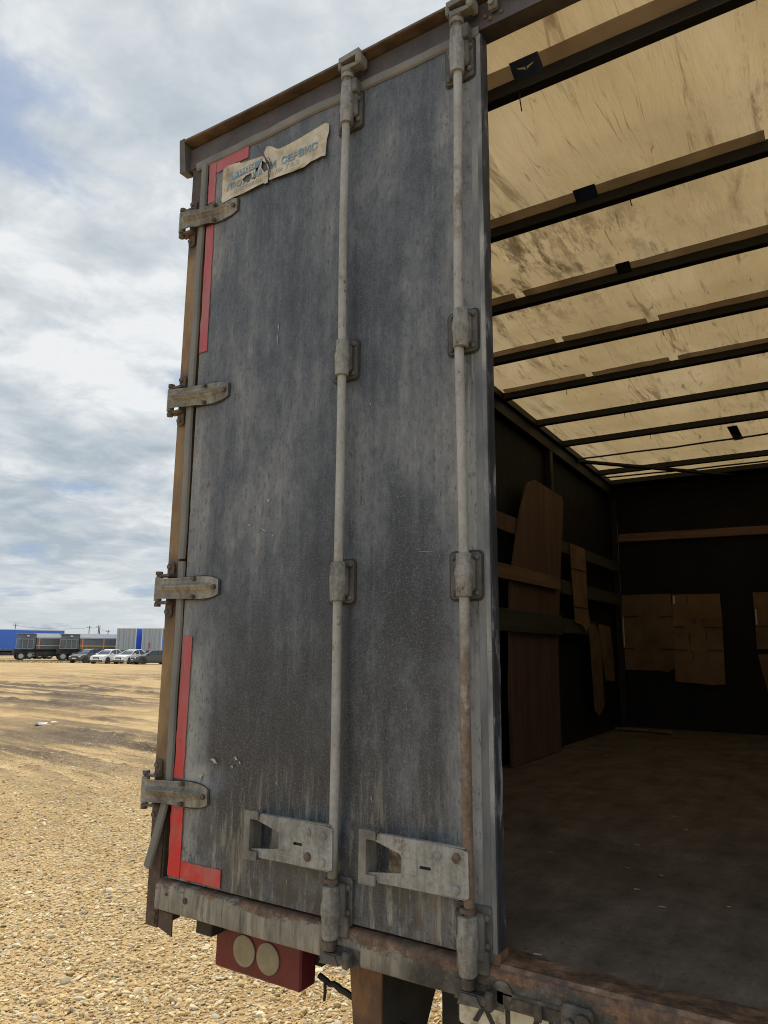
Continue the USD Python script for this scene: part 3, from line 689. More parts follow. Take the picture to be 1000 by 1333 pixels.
# hinges
def hinge(zc, seed):
    q = np.random.default_rng(seed)
    us = np.linspace(-0.084, 0.196, 46); vs = np.linspace(-1, 1, 25)
    P_ = np.zeros((len(us), len(vs), 3)); Q_ = np.zeros_like(P_)
    for i, u in enumerate(us):
        half = 0.037+0.003*np.clip((u-0.02)/0.05, 0, 1)*np.clip((0.15-u)/0.03, 0, 1)
        if u > 0.130: half = 0.0385*math.sqrt(max(0.0, 1-((u-0.130)/0.080)**2))**0.75
        lift = 0.034-0.018*(1/(1+math.exp(-(u+0.020)/0.010)))-0.013*(1/(1+math.exp(-(u-0.062)/0.012)))
        for j, v in enumerate(vs):
            rib = (math.exp(-((v-0.05)/0.27)**2)*0.022-math.exp(-((v+0.02)/0.10)**2)*0.009)*np.clip((0.178-u)/0.03, 0, 1)*np.clip((u+0.082)/0.03, 0, 1)
            rib += 0.004*math.exp(-((abs(v)-0.93)/0.1)**2)*np.clip((0.10-u)/0.05, 0, 1)
            P_[i, j] = (u, -0.004-lift-rib, zc+v*half); Q_[i, j] = (u, -0.004-lift-rib+0.004, zc+v*half)
    P_ = P_[:, ::-1] if False else P_
    s = slab(P_, Q_); s.fix_normals()
    ms = [s]
    ms.append(cyl((-0.086, -0.026, zc-0.043), (-0.086, -0.026, zc+0.043), 0.014))
    h = obj('hinge', ms, M_HINGE, door, 35)
    obj('hinge_pin', [cyl((-0.086, -0.026, zc-0.062), (-0.086, -0.026, zc+0.062), 0.0075), cyl((-0.086, -0.026, zc+0.052), (-0.086, -0.026, zc+0.064), 0.013, 8), cyl((-0.086, -0.026, zc-0.064), (-0.086, -0.026, zc-0.05), 0.012, 8)], M_BOLT, door, 30)
    for s_ in (-1, 1):
        obj('hinge_bracket', [bx(-0.096, -0.030, -0.032, 0.006, zc+s_*0.049-0.005, zc+s_*0.049+0.005, 0.002), bx(-0.068, -0.034, -0.010, 0.006, min(zc+s_*0.048, zc+s_*0.10), max(zc+s_*0.048, zc+s_*0.10), 0.006), cyl((-0.051, -0.016, zc+s_*0.082), (-0.051, -0.004, zc+s_*0.082), 0.010, 6)], M_BOLT, door, 30)
        obj('strap_bolt', cyl((0.083, -0.024, zc+s_*0.033), (0.083, -0.004, zc+s_*0.033), 0.0085, 6), M_BOLT, door)
    obj('strap_bolt', cyl((0.180, -0.017, zc), (0.180, -0.004, zc), 0.009, 6), M_BOLT, door)
    pts = [(0.03, -0.042), (0.13, -0.045), (0.172, -0.038), (0.203, -0.024), (0.203, 0.023), (0.172, 0.037), (0.13, 0.044), (0.03, 0.042)]
    obj('hinge_gasket', ext(Polygon([(a, zc+b) for a, b in pts]), 0.003, 'y', -0.0028), M_BLACKRUB, door, False)


for k, zc in enumerate((2.455, 1.702, 0.976, 0.279)): hinge(zc, k)

# lock rods with their guides
def rplate(cx, cz, w_, h_, r_, t_, y):
    return ext(sbox(cx-w_/2+r_, cz-h_/2+r_, cx+w_/2-r_, cz+h_/2-r_).buffer(r_, quad_segs=4), t_, 'y', y)


def bolts(pts, y0, y1, r=0.0075):
    return [lathe([(0, 0), (r*1.05, 0), (r, 0.6*(y0-y1)), (r*0.5, 0.95*(y0-y1)), (0, (y0-y1))], (0, 0, 0), 10).apply_transform(
        np.array([[1, 0, 0, a], [0, 0, -1, y0], [0, 1, 0, b], [0, 0, 0, 1.0]])) for a, b in pts]


for ri, xr in enumerate((0.733, 1.160)):
    yr = -0.036
    zz = np.linspace(0.105, 2.60, 60)
    bend = 0.0035*np.sin(zz*2.1+ri)+0.002*np.sin(zz*5+ri*2)
    obj('lock_rod', tube(np.stack([xr+bend, np.full_like(zz, yr), zz], 1), 0.0142, 18), M_LROD, door, 40)
    for zc in (1.695, 0.970):
        px_ = xr-0.006
        obj('guide_gasket', rplate(px_, zc, 0.106, 0.142, 0.016, 0.003, -0.0005), M_BLACKRUB, door, False)
        obj('rod_guide', [rplate(px_, zc, 0.094, 0.130, 0.014, 0.006, -0.0035), bx(px_-0.030, px_+0.034, -0.030, -0.009, zc-0.046, zc+0.046, 0.008)]
            + bolts([(px_-0.036, zc+0.05), (px_+0.036, zc+0.05), (px_-0.036, zc-0.05), (px_+0.036, zc-0.05)], -0.0095, -0.019), M_PLATE, door)
        obj('guide_collar', lathe([(0.0143, -0.062), (0.0225, -0.060), (0.0235, -0.01), (0.0255, -0.004), (0.0265, 0.004), (0.025, 0.014), (0.0225, 0.02), (0.0215, 0.058), (0.0143, 0.060)], (xr+0.001, yr, zc), 28), M_GUIDE, door, 35)
    # top guide, cam and its keeper on the header
    px_ = xr-0.004
    obj('guide_gasket', rplate(px_, 2.622, 0.108, 0.150, 0.014, 0.003, -0.0005), M_BLACKRUB, door, False)
    obj('rod_guide', [rplate(px_, 2.622, 0.096, 0.138, 0.012, 0.007, -0.0035), bx(px_-0.030, px_+0.040, -0.034, -0.010, 2.585, 2.700, 0.009), bx(px_+0.012, px_+0.046, -0.045, -0.012, 2.672, 2.724, 0.004)]
        + bolts([(px_-0.036, 2.568), (px_+0.037, 2.578), (px_+0.039, 2.66)], -0.0105, -0.022, 0.009), M_PLATE, door)
    obj('guide_collar', lathe([(0.0143, 2.556), (0.0225, 2.558), (0.024, 2.60), (0.0265, 2.606), (0.0265, 2.622), (0.0245, 2.630), (0.0245, 2.665), (0.0235, 2.672), (0.022, 2.715), (0.015, 2.722), (0.015, 2.733), (0.0225, 2.735), (0.0235, 2.749), (0.018, 2.755), (0.0, 2.756)], (xr, yr, 0), 28), M_GUIDE, door, 35)
    cam_ = [bx(xr-0.022, xr+0.020, -0.052, -0.016, 2.758, 2.782, 0.006), hull([(xr-0.02, -0.05, 2.765), (xr-0.02, -0.02, 2.765), (xr+0.05, -0.05, 2.765), (xr+0.05, -0.02, 2.765), (xr+0.05, -0.05, 2.778), (xr-0.02, -0.05, 2.785), (xr+0.05, -0.02, 2.778), (xr-0.02, -0.02, 2.785)])]
    obj('rod_cam', cam_, M_CAST, door)
    kx = xr+0.004
    kp = [hull([(kx-0.034, -0.052, 2.800), (kx-0.034, 0.0, 2.800), (kx+0.052, -0.052, 2.808), (kx+0.052, 0.0, 2.808), (kx-0.034, -0.052, 2.822), (kx+0.052, -0.052, 2.828), (kx-0.034, 0, 2.83), (kx+0.052, 0, 2.83)]),
          bx(kx+0.036, kx+0.060, -0.056, -0.0025, 2.768, 2.812, 0.006), bx(kx-0.038, kx-0.024, -0.054, -0.0025, 2.775, 2.812, 0.005)]
    obj('rod_keeper', kp, M_CAST, T)
    # bottom guide
    obj('rod_guide', [rplate(px_+0.008, 0.062, 0.100, 0.128, 0.010, 0.007, -0.0035), bx(px_-0.026, px_+0.044, -0.032, -0.010, 0.0, 0.112, 0.006), bx(px_-0.034, px_+0.054, -0.028, -0.012, -0.028, 0.028, 0.003)]
        + bolts([(px_+0.046, 0.10), (px_+0.046, 0.035), (px_-0.034, 0.10)], -0.0105, -0.021, 0.009), M_PLATE, door)
    obj('guide_collar', lathe([(0.0, -0.034), (0.020, -0.033), (0.0235, -0.026), (0.025, 0.02), (0.0285, 0.032), (0.0285, 0.056), (0.0255, 0.066), (0.0245, 0.106), (0.0143, 0.108)], (xr, yr-0.002, 0), 28), M_GUIDE, door, 35)
    obj('rod_ring', lathe([(0.0143, 0.112), (0.021, 0.113), (0.022, 0.124), (0.0143, 0.126)], (xr, yr, 0), 22), M_BOLT, door, 35)
    cam_ = [lathe([(0, -0.062), (0.017, -0.061), (0.018, -0.036), (0, -0.035)], (xr, yr, 0), 20), bx(xr-0.018, xr+0.062, -0.056, -0.022, -0.088, -0.064, 0.006),
            hull([(xr-0.012, -0.056, -0.066), (xr+0.03, -0.058, -0.066), (xr-0.02, -0.062, -0.090), (xr+0.045, -0.062, -0.087), (xr-0.012, -0.03, -0.066), (xr+0.03, -0.03, -0.066), (xr-0.02, -0.03, -0.090), (xr+0.045, -0.03, -0.087)])]
    obj('rod_cam', cam_, M_GREASE, door)
    obj('rod_keeper', [bx(xr+0.050, xr+0.072, -0.056, -0.0215, -0.094, -0.050, 0.005), bx(xr-0.046, xr+0.09, -0.026, -0.0205, -0.098, -0.05, 0.003)], M_GREASE, T)

# handles: forked plate and the catch that holds its tip
for hx, hz in ((0.038, 0.013), (0.464, 0.013)):
    cx_ = hx+0.018
    outline = Polygon([(0.392, 0.254), (0.402, 0.257), (0.690, 0.252), (0.708, 0.247), (0.710, 0.142), (0.704, 0.136), (0.402, 0.131), (0.392, 0.133), (0.392, 0.152), (0.508, 0.166), (0.512, 0.172), (0.512, 0.206), (0.508, 0.214), (0.392, 0.246)])
    slot = sbox(0.568, 0.188, 0.600, 0.194).buffer(0.001)
    mv = lambda P: Polygon([(a+hx, b+hz) for a, b in P.exterior.coords], [[(a+hx, b+hz) for a, b in i.coords] for i in P.interiors])
    pl_ = ext(mv(outline.difference(slot)), 0.004, 'y', -0.052)
    fl_ = [bx(0.400+hx, 0.700+hx, -0.0555, -0.040, 0.2525+hz, 0.2565+hz, 0.0015), bx(0.402+hx, 0.700+hx, -0.0555, -0.040, 0.1315+hz, 0.1355+hz, 0.0015),
           bx(0.520+hx, 0.560+hx, -0.0578, -0.0545, 0.168+hz, 0.208+hz, 0.0012), bx(0.640+hx, 0.706+hx, -0.0515, -0.036, 0.146+hz, 0.244+hz, 0.003)]
    obj('handle', [pl_]+fl_+bolts([(0.622+hx, 0.228+hz), (0.678+hx, 0.226+hz), (0.676+hx, 0.154+hz)], -0.0565, -0.063, 0.010), M_HAND, door, 30)
    obj('handle_bolt', bolts([(0.622+hx if hx < 0.2 else 0.676+hx, (0.162 if hx < 0.2 else 0.229)+hz)], -0.0563, -0.065, 0.012), M_BOLT, door)
    ring = sbox(0.366+cx_, 0.128+hz, 0.412+cx_, 0.260+hz).buffer(0.004).difference(sbox(0.386+cx_, 0.150+hz, 0.425+cx_, 0.240+hz))
    obj('handle_catch', [ext(ring, 0.020, 'y', -0.046), bx(0.364+cx_, 0.384+cx_, -0.060, -0.002, 0.134+hz, 0.254+hz, 0.006), bx(0.374+cx_, 0.416+cx_, -0.063, -0.045, 0.245+hz, 0.262+hz, 0.004), bx(0.374+cx_, 0.416+cx_, -0.063, -0.045, 0.126+hz, 0.144+hz, 0.004)], M_CAST, door)
    obj('handle_catch_base', rplate(0.485+hx, 0.186+hz, 0.085, 0.085, 0.018, 0.006, -0.0005), M_CAST if hx < 0.2 else M_WORN, door)

# torn sticker with its print
def cpx(c): return [(280+a*0.16, 150+b*0.16) for a, b in c]


left = pxpoly(cpx([(75, 445), (110, 415), (205, 385), (215, 392), (400, 335), (415, 345), (430, 400), (455, 430), (440, 470), (442, 520), (438, 556), (420, 565), (400, 560), (240, 645), (150, 680), (70, 722), (60, 700), (66, 560)]), -0.002)
right = pxpoly(cpx([(410, 320), (438, 272), (475, 268), (520, 282), (600, 245), (700, 190), (820, 115), (900, 66), (932, 72), (934, 130), (918, 200), (912, 255), (908, 338), (870, 345), (830, 368), (790, 385), (740, 430), (640, 470), (520, 510), (452, 536), (448, 480), (470, 430), (440, 380)]), -0.002)
holes = [pxpoly(cpx(c), -0.002) for c in ([(228, 525), (262, 492), (300, 470), (305, 500), (285, 545), (245, 550)], [(330, 465), (350, 395), (372, 388), (352, 460)], [(310, 520), (345, 495), (330, 525)], [(382, 430), (392, 375), (430, 400), (445, 450), (410, 470)])]
sheet = left.union(right)
for h_ in holes: sheet = sheet.difference(h_)
sheet = [p_ for p_ in getattr(sheet, 'geoms', [sheet]) if p_.area > 0.002]


def curl(m, amp=0.004, seed=3):
    m = m.subdivide_to_size(0.012) if len(m.faces) < 4000 else m
    v = np.array(m.vertices); f = meshkit.fbm(np.stack([v[:, 0]*9, v[:, 2]*9, v[:, 0]*0], -1), 3, seed)
    v[:, 1] -= amp*f+0.010*np.exp(-((v[:, 0]-0.355)/0.028)**2)*np.clip((v[:, 2]-2.50)/0.12, 0, 1)+0.004*np.clip((2.52-v[:, 2])/0.03, 0, 1); m.vertices = v; return m


for p_ in sheet: obj('torn_sticker', curl(ext(p_, 0.001, 'y', -0.0035)), M_STICK, door, 40)
def lettering(text, x, z, h_, y, width=None, depth=0.0008, bold=True):
    m = meshkit.text_mesh(text, h_, depth, bold); v = np.array(m.vertices)
    if width: v[:, 0] *= width/(v[:, 0].max()-v[:, 0].min())
    return trimesh.Trimesh(np.stack([x+v[:, 0]-v[:, 0].min(), y-v[:, 2], z+v[:, 1]], 1), m.faces, process=False)


def word(text, *a, m_=None, **k):
    obj('sticker_lettering', curl(lettering(text, *a, **k)), m_ or M_PRINT, door, False)


word('ПРО', 0.137, 2.532, 0.027, -0.0058, 0.076)
w_ = curl(lettering('ДАЖА', 0.222, 2.538, 0.026, -0.0058, 0.098)); cc = w_.triangles_center
inside = np.array([any(p_.contains(__import__('shapely').geometry.Point(a, b)) for p_ in sheet) for a, b in cc[:, [0, 2]]]); w_.update_faces(inside)
obj('sticker_lettering', w_, M_PRINT, door, False)
word('И', 0.366, 2.540, 0.028, -0.0058); word('СЕРВИС', 0.415, 2.540, 0.029, -0.0058, 0.170)
ban = Polygon([(0.152, 2.600), (0.318, 2.604), (0.296, 2.576), (0.166, 2.573)])
obj('sticker_banner', curl(ext(ban.intersection(left), 0.0006, 'y', -0.0058)), M_PRINT, door, False)
word('ТЕНТЫ', 0.178, 2.580, 0.016, -0.0068, 0.105, m_=M_STICK)
word('АВТОМОБИ', 0.200, 2.509, 0.017, -0.0058, 0.112, m_=M_PRINT2, bold=False); word('ЛИ', 0.385, 2.513, 0.018, -0.0058, m_=M_PRINT2, bold=False); word('ГАЗ', 0.44, 2.513, 0.018, -0.0058, 0.06, m_=M_PRINT2, bold=False)
wp = [at(a, b, 1, -0.02) for a, b in ((335, 189), (338, 197), (343, 203), (349, 210), (354, 216), (350, 205), (346, 206), (352, 222), (351, 230))]
obj('dangling_wire', tube(wp, 0.0016, 6), M_INK, door)
# scuffs and chips that show white on the skin
q = np.random.default_rng(17)
def fleck(px, py, w_, h_, ang):
    c0 = at(px, py, 1, 0.0); n = 17; a = np.linspace(0, 2*PI, n, endpoint=False); r_ = q.uniform(0.2, 1.0, n)
    pts = np.stack([np.cos(a)*r_*w_/2, np.sin(a)*r_*h_/2], 1); R2 = np.array([[math.cos(ang), -math.sin(ang)], [math.sin(ang), math.cos(ang)]])
    pts = pts@R2.T+[c0[0], c0[2]]
    return ext(Polygon(pts).buffer(0), 0.0006, 'y', -0.0012+min(0, dn_at(c0[0], c0[2])*0.0)-0.0012)


for (px_, py_, w_, h_, an) in ((344, 690, 0.045, 0.006, -0.4), (356, 697, 0.02, 0.005, -0.5), (325, 684, 0.02, 0.008, 0.2), (552, 718, 0.115, 0.0016, -0.03), (308, 988, 0.014, 0.022, 0.5), (303, 998, 0.012, 0.014, 0.1), (313, 993, 0.010, 0.012, 0.9),
                               (278, 990, 0.055, 0.016, -0.35), (262, 1010, 0.03, 0.02, 0.2), (363, 425, 0.006, 0.035, 0.05), (362, 440, 0.007, 0.05, 0.0), (350, 652, 0.02, 0.012, 0.2), (484, 1040, 0.004, 0.03, 0.1), (322, 568, 0.012, 0.006, 0.3), (483, 526, 0.006, 0.012, 0.2), (361, 1020, 0.018, 0.004, -0.8)):
    obj('paint_chip', fleck(px_, py_, w_, h_, an), M_CHIP, door, False)

# header beam with its rusty lip
xh = np.linspace(-0.098, W2+0.12, 60)
lipz = 2.818+0.010*((xh-0.55)/0.6)**2*np.where(xh < 0.55, 1, 0.25)+0.002*(meshkit.fbm(np.stack([xh*6, xh*0, xh*0], -1), 3, 2)-0.5)
front = np.stack([np.stack([xh, np.full_like(xh, y_)+0.003*(meshkit.noise(np.stack([xh*4, xh*0+z_*9, xh*0], -1), 4)-0.5), np.full_like(xh, z_) if k else np.full_like(xh, z_)], -1) for k, (y_, z_) in enumerate(((0.002, 2.715), (-0.001, 2.735), (0.004, 2.765), (0.0, 2.806)))], 1)
backp = front.copy(); backp[..., 1] = 0.065
hb_ = slab(front, backp); hb_.fix_normals()
header = obj('header_beam', [hb_], M_HEAD, T, 40)
lp = np.stack([np.stack([xh, np.full_like(xh, y_), lipz+dz_], -1) for y_, dz_ in ((0.068, -0.003), (-0.030, -0.004), (-0.036, 0.0), (-0.034, 0.010), (-0.028, 0.014), (0.068, 0.012))], 1)
lq = np.stack([np.stack([xh, np.full_like(xh, y_), lipz+dz_], -1) for y_, dz_ in ((0.066, 0.004), (-0.02, 0.004), (-0.026, 0.005), (-0.026, 0.006), (-0.02, 0.007), (0.066, 0.008))], 1)
lm = slab(lp, lq); lm.fix_normals()
obj('roof_lip', lm, M_LIP, header, 40)
obj('end_cap', [hull([(-0.140, -0.012, 2.712), (-0.140, 0.03, 2.712), (-0.100, -0.016, 2.705), (-0.100, 0.03, 2.705), (-0.142, -0.02, 2.835), (-0.142, 0.05, 2.835), (-0.128, -0.034, 2.846), (-0.100, -0.034, 2.846), (-0.100, 0.06, 2.846)])], M_PLATE, header)
obj('header_fitting', [bx(1.262, 1.292, -0.022, 0.0, 2.752, 2.806, 0.005), cyl((1.275, -0.03, 2.77), (1.275, -0.01, 2.77), 0.010, 8), bx(1.31, 1.40, -0.018, 0.0, 2.785, 2.803, 0.004)], M_CAST, header)
for hx_, hz_ in ((1.245, 2.752), (1.262, 2.735), (1.30, 2.742)):
    obj('header_bolt', bolts([(hx_, hz_)], -0.001, -0.008, 0.007), M_BOLT, header)

# corner posts and sill
obj('corner_post', [bx(-0.078, -0.019, 0.004, 0.012, -0.162, 2.712, 0.002), bx(-0.078, -0.070, 0.012, 0.11, -0.162, 2.712, 0.002), bx(-0.018, -0.012, 0.010, 0.10, -0.155, 2.712, 0.001)], M_POST, T)
obj('corner_post', [bx(W2+0.045, W2+0.10, 0.004, 0.11, -0.162, 2.712, 0.003)], M_POST, T)
obj('post_bolt', bolts([(-0.032, -0.118), (-0.032, -0.142), (-0.032, -0.07)], 0.004, -0.006, 0.008), M_BOLT, T)
xs_ = np.linspace(-0.010, W2+0.10, 90)
nzs = lambda s, a: a*(meshkit.fbm(np.stack([xs_*5, xs_*0+s, xs_*0], -1), 3, 7)-0.5)*2
sp = ((0.05, -0.003), (-0.006, -0.004), (-0.015, -0.010), (-0.0195, -0.022), (-0.0205, -0.055), (-0.0205, -0.082), (-0.018, -0.093), (-0.008, -0.097), (0.05, -0.097))
P_ = np.stack([np.stack([xs_, np.full_like(xs_, y_)+nzs(k, 0.0012), np.full_like(xs_, z_)+nzs(k+20, 0.0012)], -1) for k, (y_, z_) in enumerate(sp)], 1)
Q_ = P_.copy(); Q_[..., 1] = np.maximum(Q_[..., 1], 0.045)+0.006; Q_[..., 2] = np.clip(Q_[..., 2], -0.091, -0.009)
sm = slab(P_, Q_); sm.fix_normals()
sill = obj('rear_sill', sm, M_SILL, T, 40)
obj('sill_hole', [cyl((x_, -0.0225, z_), (x_, -0.012, z_), r_, 10) for x_, z_, r_ in ((0.135, -0.045, 0.010), (0.045, -0.04, 0.005), (0.70, -0.052, 0.005), (0.805, -0.058, 0.005))], M_INK, sill)
obj('bent_tab', [ext(Polygon([(0.004, -0.098), (0.068, -0.100), (0.068, -0.168), (0.004, -0.150)]), 0.005, 'y', -0.006)], M_POST, sill)
g = G()
rn = g.noise(9, 8, 0.74, vec=g.mapv((1, 1.6, 1)))
c = g.ramp(rn, [(0.36, (0.024, 0.018, 0.016)), (0.46, (0.065, 0.042, 0.031)), (0.53, (0.135, 0.078, 0.047)), (0.60, (0.19, 0.125, 0.092)), (0.70, (0.38, 0.31, 0.26))])
M_LIPR = g.make('worn_floor_lip', g.bsdf(c, 0.6, g.bump(g.math('add', rn, g.noise(60, 5, 0.7)), 0.004, 0.7)))
xl = np.linspace(1.236, W2+0.02, 80); wl = 0.085+0.03*(meshkit.fbm(np.stack([xl*5, xl*0, xl*0], -1), 4, 3)-0.5)*2
LP = np.stack([np.stack([xl, -0.013+0*xl, -0.007+0*xl], -1), np.stack([xl, -0.009+0*xl, 0.0015+0*xl], -1), np.stack([xl, 0.03+0*xl, 0.003+0.001*np.sin(xl*23)], -1), np.stack([xl, wl*0.8, 0.0042+0*xl], -1), np.stack([xl, wl, 0.0022+0*xl], -1)], 1)
LQ = LP.copy(); LQ[..., 2] = -0.012
lm_ = slab(LP, LQ); lm_.fix_normals()
obj('floor_lip', lm_, M_LIPR, sill, 40)
lock = [bx(1.325, 1.345, -0.030, -0.0212, -0.098, -0.060, 0.004), bx(1.215, 1.45, -0.026, -0.0212, -0.062, -0.052, 0.003), bx(1.395, 1.47, -0.044, -0.0212, -0.092, -0.036, 0.008), cyl((1.45, -0.054, -0.062), (1.45, -0.04, -0.062), 0.018, 10), cyl((1.42, -0.06, -0.070), (1.42, -0.045, -0.070), 0.012, 6), cyl((1.245, -0.026, -0.055), (1.245, -0.021, -0.055), 0.026, 18)]
obj('sill_fitting', lock, M_GREASE, sill)
obj('cross_member', [bx(0.105, 0.180, 0.06, 1.0, -0.170, -0.106, 0.004)], M_DARKSTEEL, T)
mb = obj('marker_board', bx(0.141, 0.508, 0.12, 0.20, -0.281, -0.152, 0.006), M_BOARD, T)
obj('reflector', lathe([(0, 0), (0.047, 0), (0.047, 0.004), (0.041, 0.006), (0, 0.007)], (0, 0, 0), 32).apply_transform(np.array([[1, 0, 0, 0.274], [0, 0, -1, 0.1195], [0, 1, 0, -0.208], [0, 0, 0, 1.0]])), M_REFL, mb)
obj('reflector', lathe([(0, 0), (0.047, 0), (0.047, 0.004), (0.041, 0.006), (0, 0.007)], (0, 0, 0), 32).apply_transform(np.array([[1, 0, 0, 0.376], [0, 0, -1, 0.1195], [0, 1, 0, -0.210], [0, 0, 0, 1.0]])), M_REFL, mb)
obj('board_hanger', [bx(0.20, 0.24, 0.17, 0.24, -0.16, -0.10), bx(0.42, 0.53, 0.201, 0.26, -0.23, -0.10, 0.004)], M_DARKSTEEL, T)
q = np.random.default_rng(2)
tt = np.linspace(0, 1, 26)
cpts = np.stack([0.52+0.36*tt, 0.20+0.0*tt, -0.258-0.075*tt+0.02*(tt-0.5)**2+q.normal(0, 0.002, 26)], 1)
obj('cable', [tube(cpts, 0.0085+0.002*q.random(26), 8), tube([(0.55, 0.19, -0.262), (0.556, 0.185, -0.285), (0.553, 0.185, -0.312)], 0.005, 6), tube([(0.70, 0.19, -0.295), (0.74, 0.19, -0.32), (0.80, 0.19, -0.352)], 0.003, 6)], M_DARKSTEEL, T)
# underrun guard brackets: rusty front plate with deep dark web
obj('guard_bracket', [ext(Polygon([(0.708, -0.104), (0.823, -0.104), (0.823, -0.52), (0.745, -0.52), (0.722, -0.25)]), 0.008, 'y', 0.100)], M_RUST, T)
obj('guard_web', [ext(Polygon([(0.101, -0.106), (0.75, -0.106), (0.42, -0.30), (0.26, -0.52), (0.101, -0.52)]), 0.008, 'x', 0.813)], M_DARKSTEEL, T)
obj('guard_bracket', [bx(0.905, 0.985, 0.30, 0.345, -0.62, -0.106, 0.004)], M_DARKSTEEL, T)
obj('guard_beam', [bx(0.10, 2.34, 0.10, 0.20, -0.62, -0.521, 0.01)], M_DARKSTEEL, T)
# number plate
npl = obj('number_plate', rplate(1.345, -0.136, 0.52, 0.112, 0.008, 0.003, 0.064), M_PLATEW, T)
obj('plate_frame', [bx(1.08, 1.61, 0.0585, 0.067, -0.1995, -0.1935, 0.002), bx(1.08, 1.61, 0.0645, 0.072, -0.196, -0.078)], M_INK, npl)
obj('plate_lettering', lettering('XT', 1.125, -0.176, 0.075, 0.0608, 0.125), M_INK, npl, False)
obj('plate_lettering', lettering('7080', 1.270, -0.176, 0.075, 0.0608, 0.235), M_INK, npl, False)
obj('plate_bracket', [bx(1.10, 1.60, 0.074, 0.11, -0.15, -0.106, 0.003)], M_DARKSTEEL, T)
tt = np.linspace(0, 1, 20)
obj('cable', [tube(np.stack([1.05+0.55*tt, 0.12+0*tt, -0.205-0.02*np.sin(tt*PI)+0.004*np.sin(tt*17)], 1), 0.005, 6), tube(np.stack([1.06+0.5*tt, 0.15+0*tt, -0.222+0.03*tt**2], 1), 0.0035, 6)], M_DARKSTEEL, T)

# floor panels
ys = [0.055, 1.285, 2.665, 4.04, 5.30, DEP]
q = np.random.default_rng(8)
for a, b in zip(ys[:-1], ys[1:]):
    for x0_, x1_ in ((0.0, W2),):
        nxp, nyp = 22, 14
        gx_, gy_ = np.meshgrid(np.linspace(x0_+0.0015, x1_-0.0015, nxp), np.linspace(a+0.003, b-0.003, nyp), indexing='ij')
        off = q.uniform(-0.0025, 0.001)
        hz_ = off+0.004*(meshkit.fbm(np.stack([gx_*2, gy_*2, gx_*0], -1), 3, 9)-0.5)
        rag = 0.003*(meshkit.noise(np.stack([gx_*20, gy_*2, gx_*0], -1), 3)-0.5); gy_[:, 0] += rag[:, 0]; gy_[:, -1] += rag[:, -1]
        P_ = np.stack([gx_, gy_, hz_], -1); Q_ = P_.copy(); Q_[..., 2] = -0.02
        obj('floor_panel', slab(P_, Q_), M_FLOOR, T, 40)
obj('floor_frame', bx(-0.01, W2+0.04, 0.05, DEP, -0.095, -0.022), M_DARKSTEEL, T)
for x_ in (0.75, 1.60): obj('chassis_rail', bx(x_, x_+0.09, 0.5, DEP, -0.34, -0.096, 0.004), M_DARKSTEEL, T)
for xw_ in (0.0, 2.13):
    for yw_ in (3.2, 4.35):
        wmesh = lathe([(0.20, -0.11), (0.33, -0.12), (0.37, -0.08), (0.37, 0.08), (0.33, 0.12), (0.20, 0.11)], (0, 0, 0), 36)
        Rw = np.array([[0, 0, 1, xw_+0.15], [0, 1, 0, yw_], [-1, 0, 0, GZ+0.37], [0, 0, 0, 1.0]])
        wh = obj('wheel', wmesh.apply_transform(Rw), M_TYRE, T, 40)
        obj('rim', lathe([(0.0, -0.05), (0.14, -0.06), (0.205, -0.10), (0.205, 0.10), (0.14, 0.06), (0.0, 0.05)], (0, 0, 0), 28).apply_transform(Rw), M_RIM, wh, 40)
for ya_ in (3.2, 4.35): obj('axle', cyl((0.1, ya_, GZ+0.37), (2.3, ya_, GZ+0.37), 0.05), M_DARKSTEEL, T)

# side curtains, front wall, uprights and rails
def curtain(x, sgn, y0, y1, z0, z1t, seed):
    yy_, z_ = np.meshgrid(np.linspace(y0, y1, 60), np.linspace(0, 1, 24), indexing='ij')
    zt_ = z0+z_*(z1t(yy_)-z0)
    xx_ = x+0.014*(meshkit.fbm(np.stack([yy_*2.2, zt_*0.7, yy_*0], -1), 3, seed)-0.5)
    P_ = np.stack([xx_, yy_, zt_], -1); Q_ = P_.copy(); Q_[..., 0] -= 0.004
    m = slab(P_, Q_); m.fix_normals(); return m


roofz = lambda y: ZR(y)+0.068
obj('side_curtain', curtain(-0.030, 1, 0.112, DEP+0.02, -0.10, roofz, 3), M_CURT, T, 50)
obj('side_curtain', curtain(W2+0.045, 1, 0.112, DEP+0.02, -0.10, roofz, 5), M_CURT, T, 50)
obj('front_wall', bx(-0.034, W2+0.04, DEP+0.022, DEP+0.05, -0.10, ZR(DEP)+0.02, 0.002), M_CURT, T)
def yrail(x0_, x1_, za, zb, y0=0.07, y1=DEP, dz0=0.0):
    pts = []
    for y_ in (y0, y1):
        for x_ in (x0_, x1_):
            for dz_ in (za, zb): pts.append((x_, y_, ZR(y_)+dz_))
    return hull(pts)


for s_ in (0, 1):
    f = (lambda x: x) if not s_ else (lambda x: W2+0.016-x)
    obj('top_rail', [yrail(*sorted((f(-0.018), f(0.060))), -0.005, 0.045), yrail(*sorted((f(0.0), f(0.032))), -0.10, -0.006)], M_BOW, T)
    for y_ in (1.95, 4.02):
        obj('side_upright', [bx(*sorted((f(-0.015), f(0.030))), y_-0.035, y_+0.035, 0.0, ZR(y_)-0.101, 0.003)], M_BOW, T)
    obj('side_upright', [bx(*sorted((f(-0.015), f(0.05))), DEP-0.05, DEP+0.01, 0.0, ZR(DEP)-0.101, 0.003)], M_BOW, T)
obj('upright_edge', bx(0.034, 0.038, 3.985, 3.989, 2.06, 2.26), M_BLACKRUB, T); obj('upright_edge', bx(0.0515, 0.055, DEP-0.054, DEP-0.049, 0.80, 2.14), M_WIRE, T)
q = np.random.default_rng(12)
